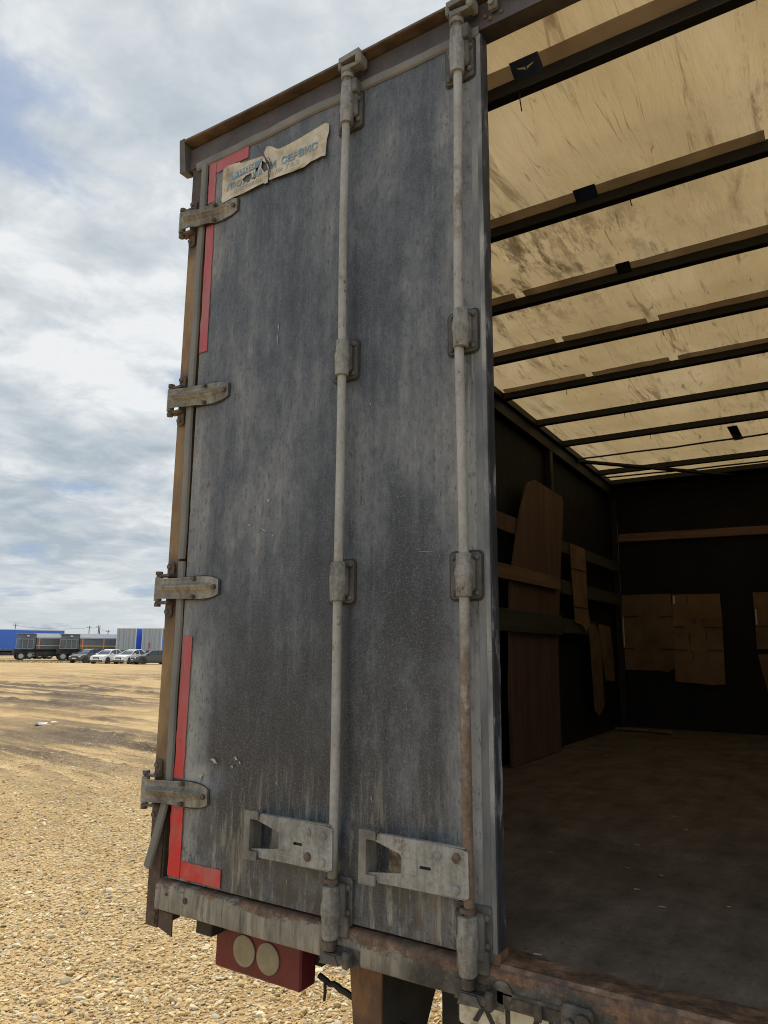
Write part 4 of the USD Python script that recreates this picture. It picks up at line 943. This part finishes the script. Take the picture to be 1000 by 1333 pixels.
def slat(x0_, y0_, y1_, z0_, z1_, tilt=0.0):
    m = bx(x0_, x0_+0.025, y0_, y1_, z0_, z1_, 0.002); v = np.array(m.vertices); v[:, 2] += tilt*(v[:, 1]-y0_); m.vertices = v; return m


for x_, y0_, y1_, z0_, z1_, m_ in ((0.034, 0.2, 3.97, 1.60, 1.725, M_PLY), (0.098, 0.2, 3.86, 1.235, 1.335, M_SLATW), (0.098, 0.2, 3.87, 0.895, 1.048, M_SLATD),
                                   (0.040, 4.07, 5.96, 1.585, 1.685, M_SLATD), (0.040, 4.07, 5.96, 1.235, 1.35, M_SLATD), (0.040, 4.07, 5.0, 0.91, 1.03, M_SLATD)):
    obj('wall_slat', slat(x_, y0_, y1_, z0_, z1_, q.uniform(-0.003, 0.003)), m_, T)
for z0_, z1_ in ((1.60, 1.725), (1.235, 1.34), (0.90, 1.04)):
    obj('wall_slat', slat(W2-0.02, 0.2, 3.97, z0_, z1_), M_SLATD, T)
tr_ = bx(0.035, W2-0.02, DEP-0.012, DEP+0.020, 1.920, 2.005, 0.003); v = np.array(tr_.vertices); v[:, 2] -= 0.018*v[:, 0]*0.8; tr_.vertices = v
obj('timber_rail', tr_, M_RAILW, T)

# roof bows, double sheet pockets with clips, braces
for k, (yb, xc1, xc2) in enumerate(((0.235, 1.252, 1.350), (0.995, 1.225, 1.315), (1.665, 1.225, 1.290), (2.31, 1.225, 1.29), (2.935, 1.225, 1.28), (3.62, 1.22, 1.28), (4.26, 1.22, 1.27), (5.38, 1.22, 1.27), (5.84, 1.22, 1.27))):
    zb = ZR(yb); q = np.random.default_rng(k+60)
    bow = obj('roof_bow', [bx(0.0, W2+0.016, yb, yb+0.045, zb, zb+0.050, 0.003)], M_BOW, T)
    obj('bow_shoe', [hull([(0.055, yb-0.01, zb-0.002), (0.055, yb+0.055, zb-0.002), (0.055, yb-0.01, zb+0.045), (0.055, yb+0.055, zb+0.045), (0.115, yb, zb+0.004), (0.115, yb+0.045, zb+0.004), (0.105, yb, zb+0.045), (0.105, yb+0.045, zb+0.045)])], M_BOW, bow)
    if k < 5:
        pk = []
        for xa, xb in ((0.07, xc1-0.55), (xc1-0.50, xc1), (xc2, 1.95), (2.02, W2-0.06)) if k not in (0,) else ((0.07, xc1), (xc2, W2-0.06)):
            n = 10; xq = np.linspace(xa, xb, n)
            P_ = np.stack([np.stack([xq, np.full(n, yb-0.002), np.full(n, zb+0.044)+q.normal(0, 0.0012, n)], -1), np.stack([xq, np.full(n, yb-0.050 if k else yb-0.056), np.full(n, zb+0.055)+q.normal(0, 0.0012, n)], -1)], 1)
            Q_ = P_.copy(); Q_[..., 2] += 0.003
            mm = slab(P_, Q_); mm.fix_normals(); pk.append(mm)
        for mm in pk: obj('sheet_pocket', mm, M_POCK, bow, 40)
        cl_ = hull([(xc1-0.002, yb-0.060, zb+0.060), (xc2+0.002, yb-0.060, zb+0.060), (xc1-0.002, yb-0.004, zb+0.030), (xc2+0.002, yb-0.004, zb+0.030), (xc1-0.002, yb-0.004, zb+0.036), (xc2+0.002, yb-0.004, zb+0.036)])
        if k < 3: obj('bow_clip', cl_, M_CLIP if k < 2 else M_BOW, bow)
    if k in (0, 1, 3, 4, 5, 6):
        xt = (1.255, 1.44, 1.02, 1.3, 0.52, 0.75, 0.80)[k]
        obj('tie_end', tube([(xt, yb+0.02, zb+0.004), (xt+0.002, yb+0.018, zb-0.03), (xt+0.006, yb+0.02, zb-(0.07 if k == 0 else 0.045))], 0.0022, 6), M_INK, bow)
zb = ZR(0.235)
wing = lambda s: Polygon([(1.30+s*0.002, 0.0045), (1.30+s*0.030, 0.010), (1.30+s*0.026, 0.006), (1.30+s*0.018, 0.002), (1.30+s*0.008, -0.001), (1.30+s*0.004, -0.006)]).buffer(0)
em = cat_([trimesh.creation.extrude_polygon(wing(s), 0.0006, engine='earcut') for s in (-1, 1)])
v = np.array(em.vertices); dvec = np.array([0, -0.056, 0.030]); dvec /= np.linalg.norm(dvec); nrm = np.array([0, -dvec[2], dvec[1]])*1.0; nrm = np.array([0, -abs(dvec[2]), -abs(dvec[1])])
em.vertices = np.array([0, 0.235-0.030, zb+0.0440])+v[:, :1]*[1, 0, 0]+v[:, 1:2]*dvec+(v[:, 2:3]+0.0012)*nrm; em.fix_normals()
obj('clip_emblem', em, M_EMBLEM, stage.GetPrimAtPath('/World/box_trailer/roof_bow'), False)
q = np.random.default_rng(4)
for (xa, ya, xb, yb, w_) in ((0.055, 4.78, 2.35, 4.70, 0.02), (0.06, 5.58, 2.3, 5.62, 0.016)):
    tt = np.linspace(0, 1, 40); xq = xa+(xb-xa)*tt
    cz = ZR(ya)+0.02-0.018*np.sin(tt*PI)+0.006*(meshkit.noise(np.stack([tt*14, tt*0, tt*0], -1), 4)-0.5)
    obj('strap', tube(np.stack([xq, ya+(yb-ya)*tt, cz], 1), 0.008, 6), M_BLACKRUB, T)
obj('diagonal_brace', [hull([(0.05, 4.72, ZR(4.72)-0.025), (0.05, 4.79, ZR(4.79)-0.025), (0.05, 4.72, ZR(4.72)-0.003), (0.05, 4.79, ZR(4.79)-0.003), (1.30, DEP-0.08, ZR(DEP)-0.025), (1.30, DEP-0.01, ZR(DEP)-0.025), (1.30, DEP-0.08, ZR(DEP)-0.003), (1.30, DEP-0.01, ZR(DEP)-0.003)])], M_BOW, T)

# roof sheet, slack between the bows
yg = np.linspace(0.045, DEP+0.045, 170); xg = np.linspace(-0.030, W2+0.045, 70)
XG, YG = np.meshgrid(xg, yg, indexing='ij')
bowy = np.array([0.257, 1.017, 1.687, 2.332, 2.957, 3.642, 4.282, 5.402, 5.862])
dist = np.min(np.abs(YG[..., None]-bowy), -1)
sag = -0.030*np.clip(dist/0.35, 0, 1)**1.5*np.clip(np.minimum(XG-0.06, W2-0.06-XG)/0.4, 0, 1)
wr = 0.022*(meshkit.fbm(np.stack([XG*4.5, YG*1.2, XG*0], -1), 4, 13)-0.5)*np.clip(dist/0.12, 0.0, 1)
ZG = ZR(YG)+0.066+(sag+wr)*np.clip((YG-0.09)/0.12, 0, 1)
P_ = np.stack([XG, YG, ZG], -1)
tarp = grid(P_)
obj('roof_sheet', tarp, M_TARP, T, True)
obj('roof_patch', [ext(sbox(1.365, 4.46, 1.44, 4.90), 0.001, 'z', 2.576)], M_BLACKRUB, T)
fl_ = np.array([(x_, DEP-0.035+0.0*x_, 0) for x_ in np.linspace(0.03, W2, 30)])
P_ = np.stack([np.stack([fl_[:, 0], np.full(30, DEP-0.16), np.full(30, ZR(DEP)+0.055)], -1), np.stack([fl_[:, 0], np.full(30, DEP+0.015), ZR(DEP)-0.012+0.02*(meshkit.noise(np.stack([fl_[:, 0]*5, fl_[:, 0]*0, fl_[:, 0]*0], -1), 2)-0.5)], -1)], 1)
Q_ = P_.copy(); Q_[..., 2] += 0.003
mm = slab(P_, Q_); mm.fix_normals()
obj('sheet_flap', mm, M_CURT, T)

# ------------------------------------------------------------------ things in the trailer
def sheet_on(name, plane, val, pts, t_, m_, label, cat, group=None, holes=(), warp=0.0, seed=1, rag=0.0):
    ax = {'x': 0, 'y': 1}[plane]
    P3 = np.array([at(a, b, ax, val) for a, b in pts])
    uv = P3[:, [1, 2]] if plane == 'x' else P3[:, [0, 2]]
    poly = Polygon(uv).buffer(0)
    if rag:
        q = np.random.default_rng(seed); c = np.array(poly.segmentize(0.03).exterior.coords)[:-1]; poly = Polygon(c+q.normal(0, rag, c.shape)).buffer(0)
        poly = max(getattr(poly, 'geoms', [poly]), key=lambda p_: p_.area)
    m = ext(poly, t_, plane, val)
    if warp:
        m = m.subdivide_to_size(0.08); v = np.array(m.vertices); o = {'x': 0, 'y': 1}[plane]; a_ = v[:, 1-o]
        v[:, o] += (1 if plane == 'x' else -1)*warp*meshkit.fbm(np.stack([a_*4, v[:, 2]*2.5, a_*0], -1), 2, seed); m.vertices = v
    return m


ply_ = sheet_on('p', 'x', 0.068, [(684, 629), (694, 625), (729, 647), (731, 655), (727, 750), (724, 850), (727, 944), (664, 971), (661, 900), (662, 760), (675, 668)], 0.018, M_PLY, '', '')
v = np.array(ply_.vertices); v[v[:, 2] < 0.3, 2] = 0.004; ply_.vertices = v
top('plywood_sheet', ply_, M_PLY,
    'tall red-brown plywood sheet leaning behind the slats on the left wall', 'plywood sheet')


def boxsheet(name, pts, plane, val, m_, label, seed, folds=(), tapes=(), marks=()):
    P3 = np.array([at(a, b, {'x': 0, 'y': 1}[plane], val) for a, b in pts]); loc = [P3[:, 0].mean(), P3[:, 1].mean(), P3[:, 2].min()]
    t_ = thing(name, loc, label, 'cardboard')
    obj('board', sheet_on('c', plane, val, pts, 0.005, m_, '', '', warp=0.008, seed=seed, rag=0.0009), m_, t_, 30)
    sg = 1 if plane == 'x' else -1
    for (a, b, c, d) in folds:
        p0, p1 = at(a, b, {'x': 0, 'y': 1}[plane], val+sg*0.0165), at(c, d, {'x': 0, 'y': 1}[plane], val+sg*0.0165)
        obj('fold', cyl(p0, p1, 0.0035, 6), M_INK, t_)
    for (a, b, c, d) in tapes:
        o = {'x': 0, 'y': 1}[plane]; p0, p1 = at(a, b, o, val+sg*0.018), at(c, d, o, val+sg*0.018)
        obj('clear_tape', bx(min(p0[0], p1[0]), max(p0[0], p1[0]), val+sg*0.018-0.001, val+sg*0.018+0.001, min(p0[2], p1[2]), max(p0[2], p1[2])), M_TAPECL, t_)
    return t_


boxsheet('cardboard_sheet', [(809, 775), (873, 773), (876, 800), (879, 870), (870, 875), (860, 873), (814, 872), (811, 820)], 'y', DEP, M_CARD, 'flattened cardboard box on the front wall, shiny tape down its left edge, nearest the corner', 21, [(812, 803, 830, 802), (812, 844, 826, 844), (858, 803, 876, 802), (860, 845, 878, 845)], [(810.5, 803, 814, 843)])
boxsheet('cardboard_sheet', [(875, 774), (937, 773), (940, 800), (945, 891), (930, 892), (880, 887), (877, 820)], 'y', DEP, M_CARD2, 'longest flattened cardboard box on the front wall, with handwritten marks near its middle', 22, [(878, 816, 893, 816), (917, 816, 941, 817), (879, 846, 895, 846), (922, 846, 942, 847)], [(876, 776, 879, 786)])
boxsheet('cardboard_sheet', [(980, 771), (1040, 770), (1044, 846), (986, 845), (984, 815)], 'y', DEP, M_CARD2, 'cardboard piece on the front wall by the right edge, above another scrap', 23, [(985, 815, 1040, 815)], [(983, 793, 986.5, 813)])
boxsheet('cardboard_sheet', [(987, 852), (1040, 850), (1040, 930), (1004, 920), (998, 893)], 'y', DEP, M_CARD, 'slanting cardboard scrap low on the front wall by the right edge', 24)
boxsheet('cardboard_sheet', [(741, 707), (760, 715), (762, 740), (764, 790), (768, 815), (762, 822), (757, 814), (748, 810), (744, 760)], 'x', 0.070, M_CARD2, 'narrow torn cardboard strip hung highest on the left wall beyond the plywood', 25, [(743, 739, 762, 744), (745, 789, 765, 792)])
boxsheet('cardboard_sheet', [(765, 812), (775, 814), (780, 830), (783, 860), (786, 920), (780, 932), (774, 925), (769, 860)], 'x', 0.066, M_CARD, 'longest ragged cardboard strip hanging low on the left wall almost to the floor', 26)
boxsheet('cardboard_sheet', [(778, 812), (793, 816), (797, 850), (800, 887), (788, 886), (783, 850)], 'x', 0.075, M_CARD, 'short cardboard strip hung next to the front corner on the left wall', 27)
# handwriting on the long sheet
hw = cat_([tube([at(a, b, 1, DEP-0.019) for a, b in c], 0.003, 5) for c in ([(915, 806), (918, 805), (920, 809), (918, 814), (914, 813), (915, 806)], [(902, 808), (905, 805), (904, 812), (901, 811)], [(894, 776), (896, 786)], [(919, 820), (920, 834)], [(899, 846), (904, 852), (902, 860)], [(897, 824), (899, 840)])])
obj('pen_mark', hw, M_INK, stage.GetPrimAtPath('/World/cardboard_sheet_001'))
sc = [at(785, 941, 2, 0.0)*0, ]
top('broken_board', ext(Polygon([(0.02, 5.62), (0.06, 5.60), (0.30, 5.58), (0.56, 5.50), (0.575, 5.55), (0.55, 5.60), (0.3, 5.66), (0.04, 5.69)]), 0.014, 'z', 0.012), M_SLATW, 'broken strip of bare board lying on the floor at the front left corner', 'board')
q = np.random.default_rng(31)
for px_, py_ in ((717, 976), (741, 1005), (885, 1028), (867, 1040), (877, 1063), (893, 1080), (830, 1100), (817, 1130), (861, 1140), (949, 1181), (862, 1181), (717, 1110), (790, 984), (873, 974), (829, 1158), (700, 1243)):
    c0 = at(px_, py_, 2, 0.003); L_ = q.uniform(0.010, 0.022); a_ = q.uniform(-0.6, 0.6)
    m = bx(-L_/2, L_/2, -0.0016, 0.0016, 0, 0.0025, 0.0006); m.apply_transform(trimesh.transformations.rotation_matrix(a_, [0, 0, 1])); m.apply_translation(c0)
    top('wood_splinter', m, M_SPLINT, 'tiny pale splinter lying loose on the trailer floor', 'splinter', 'pale splinters scattered on the trailer floor')
lw = at(53, 942, 2, GZ+0.06)
top('plastic_scrap', hull(np.random.default_rng(9).normal(0, 1, (14, 3))*[0.13, 0.07, 0.012]+lw), M_WHITE, 'white scrap of plastic lying on the rutted sand', 'litter')
lw = at(71, 940, 2, GZ+0.05)
top('plastic_scrap', hull(np.random.default_rng(10).normal(0, 1, (12, 3))*[0.07, 0.04, 0.01]+lw), M_WHITE, 'smaller pale scrap right of the white plastic on the rutted sand', 'litter')

# ------------------------------------------------------------------ far side of the lot
class Far:
    """a local frame on the ground at a distance: r to the viewer's right, f away from the viewer"""
    def __init__(self, px, depth):
        d = ray(px, 843.0); d = d/np.dot(d, fw); p = CAM+d*depth; self.o = np.array([p[0], p[1], GZ])
        h = d[:2]/np.linalg.norm(d[:2]); self.f = np.array([h[0], h[1], 0]); self.r = np.array([h[1], -h[0], 0])


def placed(meshes, F, ang):
    """local axes: x = heading, y = left, z up. ang: heading from F.r towards F.f"""
    hd = F.r*math.cos(ang)+F.f*math.sin(ang); lf = np.cross([0, 0, 1.0], hd)
    Mx = np.eye(4); Mx[:3, 0], Mx[:3, 1], Mx[:3, 2], Mx[:3, 3] = hd, lf, [0, 0, 1], F.o
    out = []
    for m in (meshes if isinstance(meshes, list) else [meshes]):
        m = m.copy(); m.apply_transform(Mx); out.append(m)
    return out


def wheel(x, y, r=0.32, w_=0.2, rimr=0.21):
    a = cyl((x, y-w_/2, r), (x, y+w_/2, r), r, 22); b = cyl((x, y-w_/2-0.012, r), (x, y+w_/2+0.012, r), rimr, 16); return a, b


def loft(secs):
    """secs: list of equal-length closed rings"""
    n = len(secs[0]); V = np.vstack(secs); Fc = []
    for i in range(len(secs)-1):
        for k in range(n):
            a, b = i*n+k, i*n+(k+1) % n; Fc += [[a, b, b+n], [a, b+n, a+n]]
    for i, flip in ((0, True), (len(secs)-1, False)):
        c = len(V); V = np.vstack([V, np.mean(secs[i], 0)])
        for k in range(n): Fc.append([c, i*n+(k+1) % n, i*n+k] if flip else [c, i*n+k, i*n+(k+1) % n])
    m = trimesh.Trimesh(V, np.array(Fc), process=False); m.fix_normals(); return m


def car(px, depth, ang, mat, label, hatch=False, plate=True):
    F = Far(px, depth); t_ = thing('parked_car', F.o, label, 'car', 'cars parked along the far side of the lot')
    L, Wc = (4.1 if hatch else 4.3), 0.86
    put = lambda n_, ms, m_, par=t_: obj(n_, placed(ms, F, ang), m_, par, 35)
    # lower body: stations along x (front = +)
    st = [(2.12, 0.36, 0.62, 0.60), (2.02, 0.25, 0.76, 0.76), (1.6, 0.20, 0.86, 0.84), (0.85, 0.18, 0.95, 0.86), (-0.2, 0.18, 0.97, 0.87), (-1.3, 0.20, 1.00, 0.86), (-1.85, 0.24, 1.00, 0.82), (-2.05, 0.34, 0.92, 0.72)]
    ring = lambda x, zb, zt, hw: np.array([(x, -hw*0.92, zb), (x, -hw, zb+0.14), (x, -hw, zb+0.62*(zt-zb)), (x, -hw*0.93, zt-0.03), (x, -hw*0.75, zt), (x, hw*0.75, zt), (x, hw*0.93, zt-0.03), (x, hw, zb+0.62*(zt-zb)), (x, hw, zb+0.14), (x, hw*0.92, zb)])
    body = put('body', [loft([ring(*s_) for s_ in st])], mat)
    # roof and cabin
    tx = -1.35 if hatch else -0.95
    roof = [(0.25, 1.36, 0.55), (-0.2, 1.46, 0.60), (-0.9, 1.47, 0.60), (tx, 1.40, 0.56)]
    rr_ = lambda x, z, hw: np.array([(x, -hw, z-0.05), (x, -hw*0.9, z), (x, hw*0.9, z), (x, hw, z-0.05)])
    put('roof', [loft([rr_(*s_) for s_ in roof])], mat)
    bt = -1.95 if hatch else -1.62
    cab = [hull([(0.98, -0.72, 0.93), (0.98, 0.72, 0.93), (bt, -0.72, 0.98), (bt, 0.72, 0.98), (0.26, -0.55, 1.35), (0.26, 0.55, 1.35), (tx, -0.55, 1.38), (tx, 0.55, 1.38)])]
    put('window', cab, M_GLASS)
    pil = []
    for s_ in (-1, 1):
        pil += [tube([(0.98, s_*0.72, 0.94), (0.26, s_*0.56, 1.37)], 0.035, 6), tube([(-0.35, s_*0.75, 0.96), (-0.38, s_*0.57, 1.41)], 0.035, 6), tube([(bt, s_*0.72, 0.98), (tx, s_*0.56, 1.39)], 0.06, 6)]
        pil += [bx(0.62, 0.80, *sorted((s_*0.84, s_*1.0)), 0.93, 1.06, 0.03)]
    for m_ in pil: put('pillar', [m_], mat)
    for x_ in (1.32, -1.25):
        for s_ in (-1, 1):
            a, b = wheel(x_, s_*0.76); wh = put('wheel', [a], M_TYRE); obj('rim', placed([b], F, ang), M_RIM, wh, 35)
            put('wheel_arch', [cyl((x_, s_*0.865-0.03, 0.34), (x_, s_*0.865+0.01, 0.34), 0.385, 20)], M_BLK)
    for s_ in (-1, 1):
        put('headlight', [bx(1.90, 2.09, *sorted((s_*0.42, s_*0.73)), 0.58, 0.72, 0.03)], M_LAMP)
        put('tail_light', [bx(-2.06, -1.92, *sorted((s_*0.5, s_*0.78)), 0.72, 0.9, 0.02)], M_REDP)
    put('grille', [bx(2.0, 2.135, -0.36, 0.36, 0.44, 0.66, 0.02)], M_BLK)
    put('lower_grille', [bx(1.98, 2.12, -0.66, 0.66, 0.27, 0.40, 0.02)], M_BLK)
    put('number_plate', [bx(2.12, 2.145, -0.25, 0.25, 0.42, 0.53)], M_LAMP)
    put('sill', [bx(-1.0, 1.0, -0.84, 0.84, 0.15, 0.24)], M_BLK)
    return t_


def heading(fx, fz): return math.atan2(fz, fx)


car(115, 79, heading(-0.62, -0.78), M_DCAR, 'dark car half hidden at the left end of the parked row')
car(142, 76, heading(-0.55, -0.83), M_WCAR, 'white car parked next to the dark one, leftmost of the two white cars')
car(172, 76, heading(-0.60, -0.80), M_WCAR, 'white car parked in front of the silver trailer, rightmost of the two white cars')
car(200, 74, heading(-0.93, -0.36), M_GCAR, 'charcoal hatchback seen from its side next to the trailer post', True)


def wheels_row(put, t_, F, ang, xs_w, r=0.5, hw=1.0):
    for x_ in xs_w:
        for s_ in (-1, 1):
            a, b = wheel(x_, s_*hw, r, 0.36, 0.29); wh = put('wheel', [a], M_TYRE); obj('rim', placed([b], F, ang), M_RIM, wh, 35)


def box_far(px, depth, ang, label, red=False):
    F = Far(px, depth); t_ = thing('box_semitrailer', F.o, label, 'trailer', 'silver backed trailers with blue sides across the lot')
    put = lambda n_, ms, m_, par=t_: obj(n_, placed(ms, F, ang), m_, par, 30)
    # heading +x points away; rear doors at x=0
    put('side_curtain', [bx(-13.4, -0.06, -1.26, 1.26, 1.15, 3.93)], M_BLUE)
    put('roof', [bx(-13.4, 0.0, -1.25, 1.25, 3.932, 3.99)], M_WHITE)
    put('door', [bx(-0.055, 0.0, -1.24, -0.01, 1.05, 3.9, 0.01)], M_SILV); put('door', [bx(-0.055, 0.0, 0.01, 1.24, 1.05, 3.9, 0.01)], M_SILV)
    put('rear_frame', [bx(-0.10, 0.012, -1.28, -1.225, 1.0, 3.98), bx(-0.10, 0.012, 1.225, 1.28, 1.0, 3.98), bx(-0.10, 0.012, -1.224, 1.224, 3.901, 3.985), bx(-0.10, 0.012, -1.224, 1.224, 0.98, 1.049)], M_WHITE)
    for y_ in (-0.95, -0.35, 0.35, 0.95):
        put('lock_rod', [cyl((0.03, y_, 1.0), (0.03, y_, 3.9), 0.022, 8)], M_SILV)
    put('chassis', [bx(-13.0, -0.2, -0.5, 0.5, 0.75, 1.14)], M_BLK); put('bumper', [bx(-0.25, -0.1, -1.15, 1.15, 0.45, 0.6)], M_BLK)
    put('spare_box', [bx(-0.03, 0.035, -0.62, 0.12, 0.80, 1.32)], M_BLK)
    if red: put('red_sign', [bx(0.013, 0.03, -0.42, -0.16, 1.55, 2.25)], M_REDP)
    wheels_row(put, t_, F, ang, (-1.6, -2.9, -4.2))
    for s_ in (-1, 1): put('tail_light', [bx(-0.09, 0.0, *sorted((s_*0.75, s_*1.15)), 0.66, 0.8)], M_REDP)
    return t_


box_far(163.5, 88, heading(-0.46, -0.888), 'silver backed trailer with blue side behind the white cars')
box_far(197, 87, heading(-0.46, -0.888), 'silver backed trailer with a red sign on its doors, nearest the dark post', True)

# long blue curtain trailer on the left, seen from its side
F = Far(16, 99); ang = heading(0.97, 0.24)
t_ = thing('curtain_trailer', F.o, 'long blue curtain sided trailer behind the tipper trailers', 'trailer')
put = lambda n_, ms, m_, par=None: obj(n_, placed(ms, F, ang), m_, par or t_, 30)
cur = put('side_curtain', [bx(-9.5, 6.3, -1.27, 1.27, 1.32, 3.86)], M_BLUE)
put('roof', [bx(-9.5, 6.3, -1.26, 1.26, 3.862, 3.97)], M_WHITE)
put('side_rail', [bx(-9.5, 6.3, -1.285, -1.2, 1.08, 1.318)], M_STEELB); put('chassis', [bx(-9.3, 6.1, -0.6, 0.6, 0.7, 1.07)], M_BLK)
put('side_guard', [bx(-7, 1.0, -1.2, -1.12, 0.45, 0.9)], M_BLK)
for x_ in np.arange(-9.0, 6.2, 0.6): put('curtain_strap', [bx(x_, x_+0.04, -1.29, -1.272, 1.2, 1.5)], M_SILV, cur)
wheels_row(put, t_, F, ang, (2.0, 3.3, 4.6, -7.8))


def tipper(px, depth, ang, label, wheels_x):
    F = Far(px, depth); t_ = thing('tipper_trailer', F.o, label, 'tipper trailer', 'tipper trailers parked across the lot')
    put = lambda n_, ms, m_, par=t_: obj(n_, placed(ms, F, ang), m_, par, 30)
    body = put('body', [hull([(-2.6, -1.2, 1.35), (-2.6, 1.2, 1.35), (2.75, -1.2, 1.35), (2.75, 1.2, 1.35), (-2.6, -1.25, 2.75), (-2.6, 1.25, 2.75), (3.0, -1.25, 2.75), (3.0, 1.25, 2.75)])], M_STEELB)
    put('cover', [hull([(-2.65, -1.29, 2.74), (3.0, -1.29, 2.74), (-2.65, 1.29, 2.74), (3.0, 1.29, 2.74), (-2.6, -0.9, 3.30), (2.95, -0.9, 3.30), (-2.6, 0.9, 3.32), (2.95, 0.9, 3.32)])], M_WHITE)
    put('cover_edge', [bx(-2.6, 2.95, -1.305, -1.292, 2.66, 2.80)], M_SILV)
    for x_ in (-2.35, 0.15, 2.55): put('orange_stripe', [bx(x_, x_+0.14, -1.268, -1.252, 1.4, 2.7)], M_ORANGE, body)
    put('yellow_stripe', [bx(-2.6, 2.8, -1.285, -1.269, 1.74, 1.84)], M_YELL, body)
    for x_ in (-1.5, -0.7, 1.0, 1.8): put('rib', [bx(x_, x_+0.06, -1.262, -1.25, 1.38, 2.72)], M_STEELB, body)
    # front bulkhead with ladder platform
    put('bulkhead', [bx(-4.5, -2.66, -1.2, 1.2, 1.4, 3.1, 0.04)], M_STEELB)
    put('hood', [bx(-4.7, -2.66, -1.25, 1.25, 3.101, 3.25, 0.03)], M_STEELB)
    rl = []
    for x_ in (-4.9, -4.2, -3.6, -3.0): rl.append(bx(x_, x_+0.045, -1.345, -1.30, 1.42, 2.55))
    for z_ in (1.42, 2.55): rl.append(bx(-4.9, -2.9, -1.38, -1.301, z_, z_+0.05))
    put('railing', rl, M_SILV)
    put('lamp', [lathe([(0, 0), (0.16, 0.05), (0.16, 0.18), (0, 0.2)], (-3.6, -1.3, 2.85), 14)], M_LAMP)
    put('chassis', [bx(-5.0, 2.9, -0.7, 0.7, 0.8, 1.34)], M_BLK); put('tank', [bx(-2.6, 0.2, -1.15, 1.15, 0.5, 1.1, 0.06)], M_BLK)
    put('step', [bx(-3.4, -2.7, -1.2, -0.9, 0.5, 0.56), bx(-3.4, -2.7, -1.2, -0.9, 0.85, 0.91)], M_SILV)
    put('mudguard', [bx(0.6, 0.66, -1.2, -0.8, 0.3, 1.2), bx(0.66, 1.9, -1.2, -0.8, 0.62, 0.72)], M_WHITE)
    wheels_row(put, t_, F, ang, wheels_x)
    return t_


tipper(74, 92, heading(0.985, 0.17), 'tipper trailer with a pale cover standing in front of the blue curtain trailer', (-4.2, 1.6, 2.7))
tipper(130, 92, heading(0.985, 0.17), 'tipper trailer with a pale cover standing right behind the dark parked car', (-4.4, -3.2, -2.1, 1.9, 3.0))

# masts and their wires beyond the lot
mast_px = ((17, 814, 0), (114, 816, 0), (126, 815, 1), (139, 821, 0))
tops = []
for k, (px_, py_, lean) in enumerate(mast_px):
    F = Far(px_, 150); hgt = (843-py_)/FPX*150+1.7
    t_ = thing('power_pole', F.o, ['thin pole rising behind the long blue curtain trailer', 'thin pole left of the leaning strut above the second tipper trailer', 'pole with a slanting strut above the second tipper trailer', 'shortest thin pole left of the silver backed trailers'][k], 'pole', 'poles beyond the lot')
    put = lambda n_, ms, m_: obj(n_, placed(ms, F, 0), m_, t_, 35)
    put('shaft', [tube([(0, 0, 0), (0.05, 0, hgt)], [0.12, 0.08], 10)], M_POLE)
    put('cross_arm', [bx(-0.4, 0.4, -0.05, 0.05, hgt-0.45, hgt-0.36)], M_POLE)
    for s_ in (-0.36, 0.36): put('insulator', [cyl((s_, 0, hgt-0.36), (s_, 0, hgt-0.22), 0.04, 8)], M_POLE)
    if lean: put('strut', [tube([(1.1, 0, 0), (0.1, 0, hgt-0.4)], 0.12, 8)], M_POLE)
    tops.append(F.o+[0, 0, hgt-0.4])
for k, (a, b) in enumerate(((tops[0], tops[1]), (tops[1], tops[2]), (tops[2], tops[3]))):
    tt = np.linspace(0, 1, 24)[:, None]
    top('overhead_wire', [tube(a+(b-a)*tt-np.array([0, 0, 0.5 if k == 0 else 0.15])*4*tt*(1-tt), 0.025, 5)], M_POLE, ['thin wire sagging from the pole behind the blue trailer to the next', 'short wire between the pole and the strutted pole', 'thin wire from the strutted pole to the shortest pole'][k], 'wire')

# rough grass along the far edge of the lot
q = np.random.default_rng(77); bl = []
V, Fc = [], []
for k in range(5200):
    px_ = q.uniform(-20, 225); dp = q.uniform(80, 90) if px_ > 95 else q.uniform(76, 90)
    d = ray(px_, 843.0); d = d/np.dot(d, fw); p = CAM+d*dp; h_ = q.uniform(0.03, 0.12); w_ = q.uniform(0.02, 0.05); a_ = q.uniform(0, PI)
    e = np.array([math.cos(a_)*w_, math.sin(a_)*w_, 0]); b0 = np.array([p[0], p[1], GZ-0.01]); n0 = len(V)
    V += [b0-e, b0+e, b0+[q.normal(0, 0.05), q.normal(0, 0.05), h_]]; Fc.append([n0, n0+1, n0+2])
g = G(); oc = g.ramp(g.noise(0.8, 4), [(0.3, (0.16, 0.15, 0.06)), (0.7, (0.30, 0.24, 0.11))])
M_GRASS = g.make('dry_grass', g.bsdf(oc, 0.8))
top('grass_verge', trimesh.Trimesh(np.array(V), np.array(Fc), process=False), M_GRASS, 'sparse dry grass along the far edge of the lot under the parked vehicles', 'grass', None, 'stuff', False)
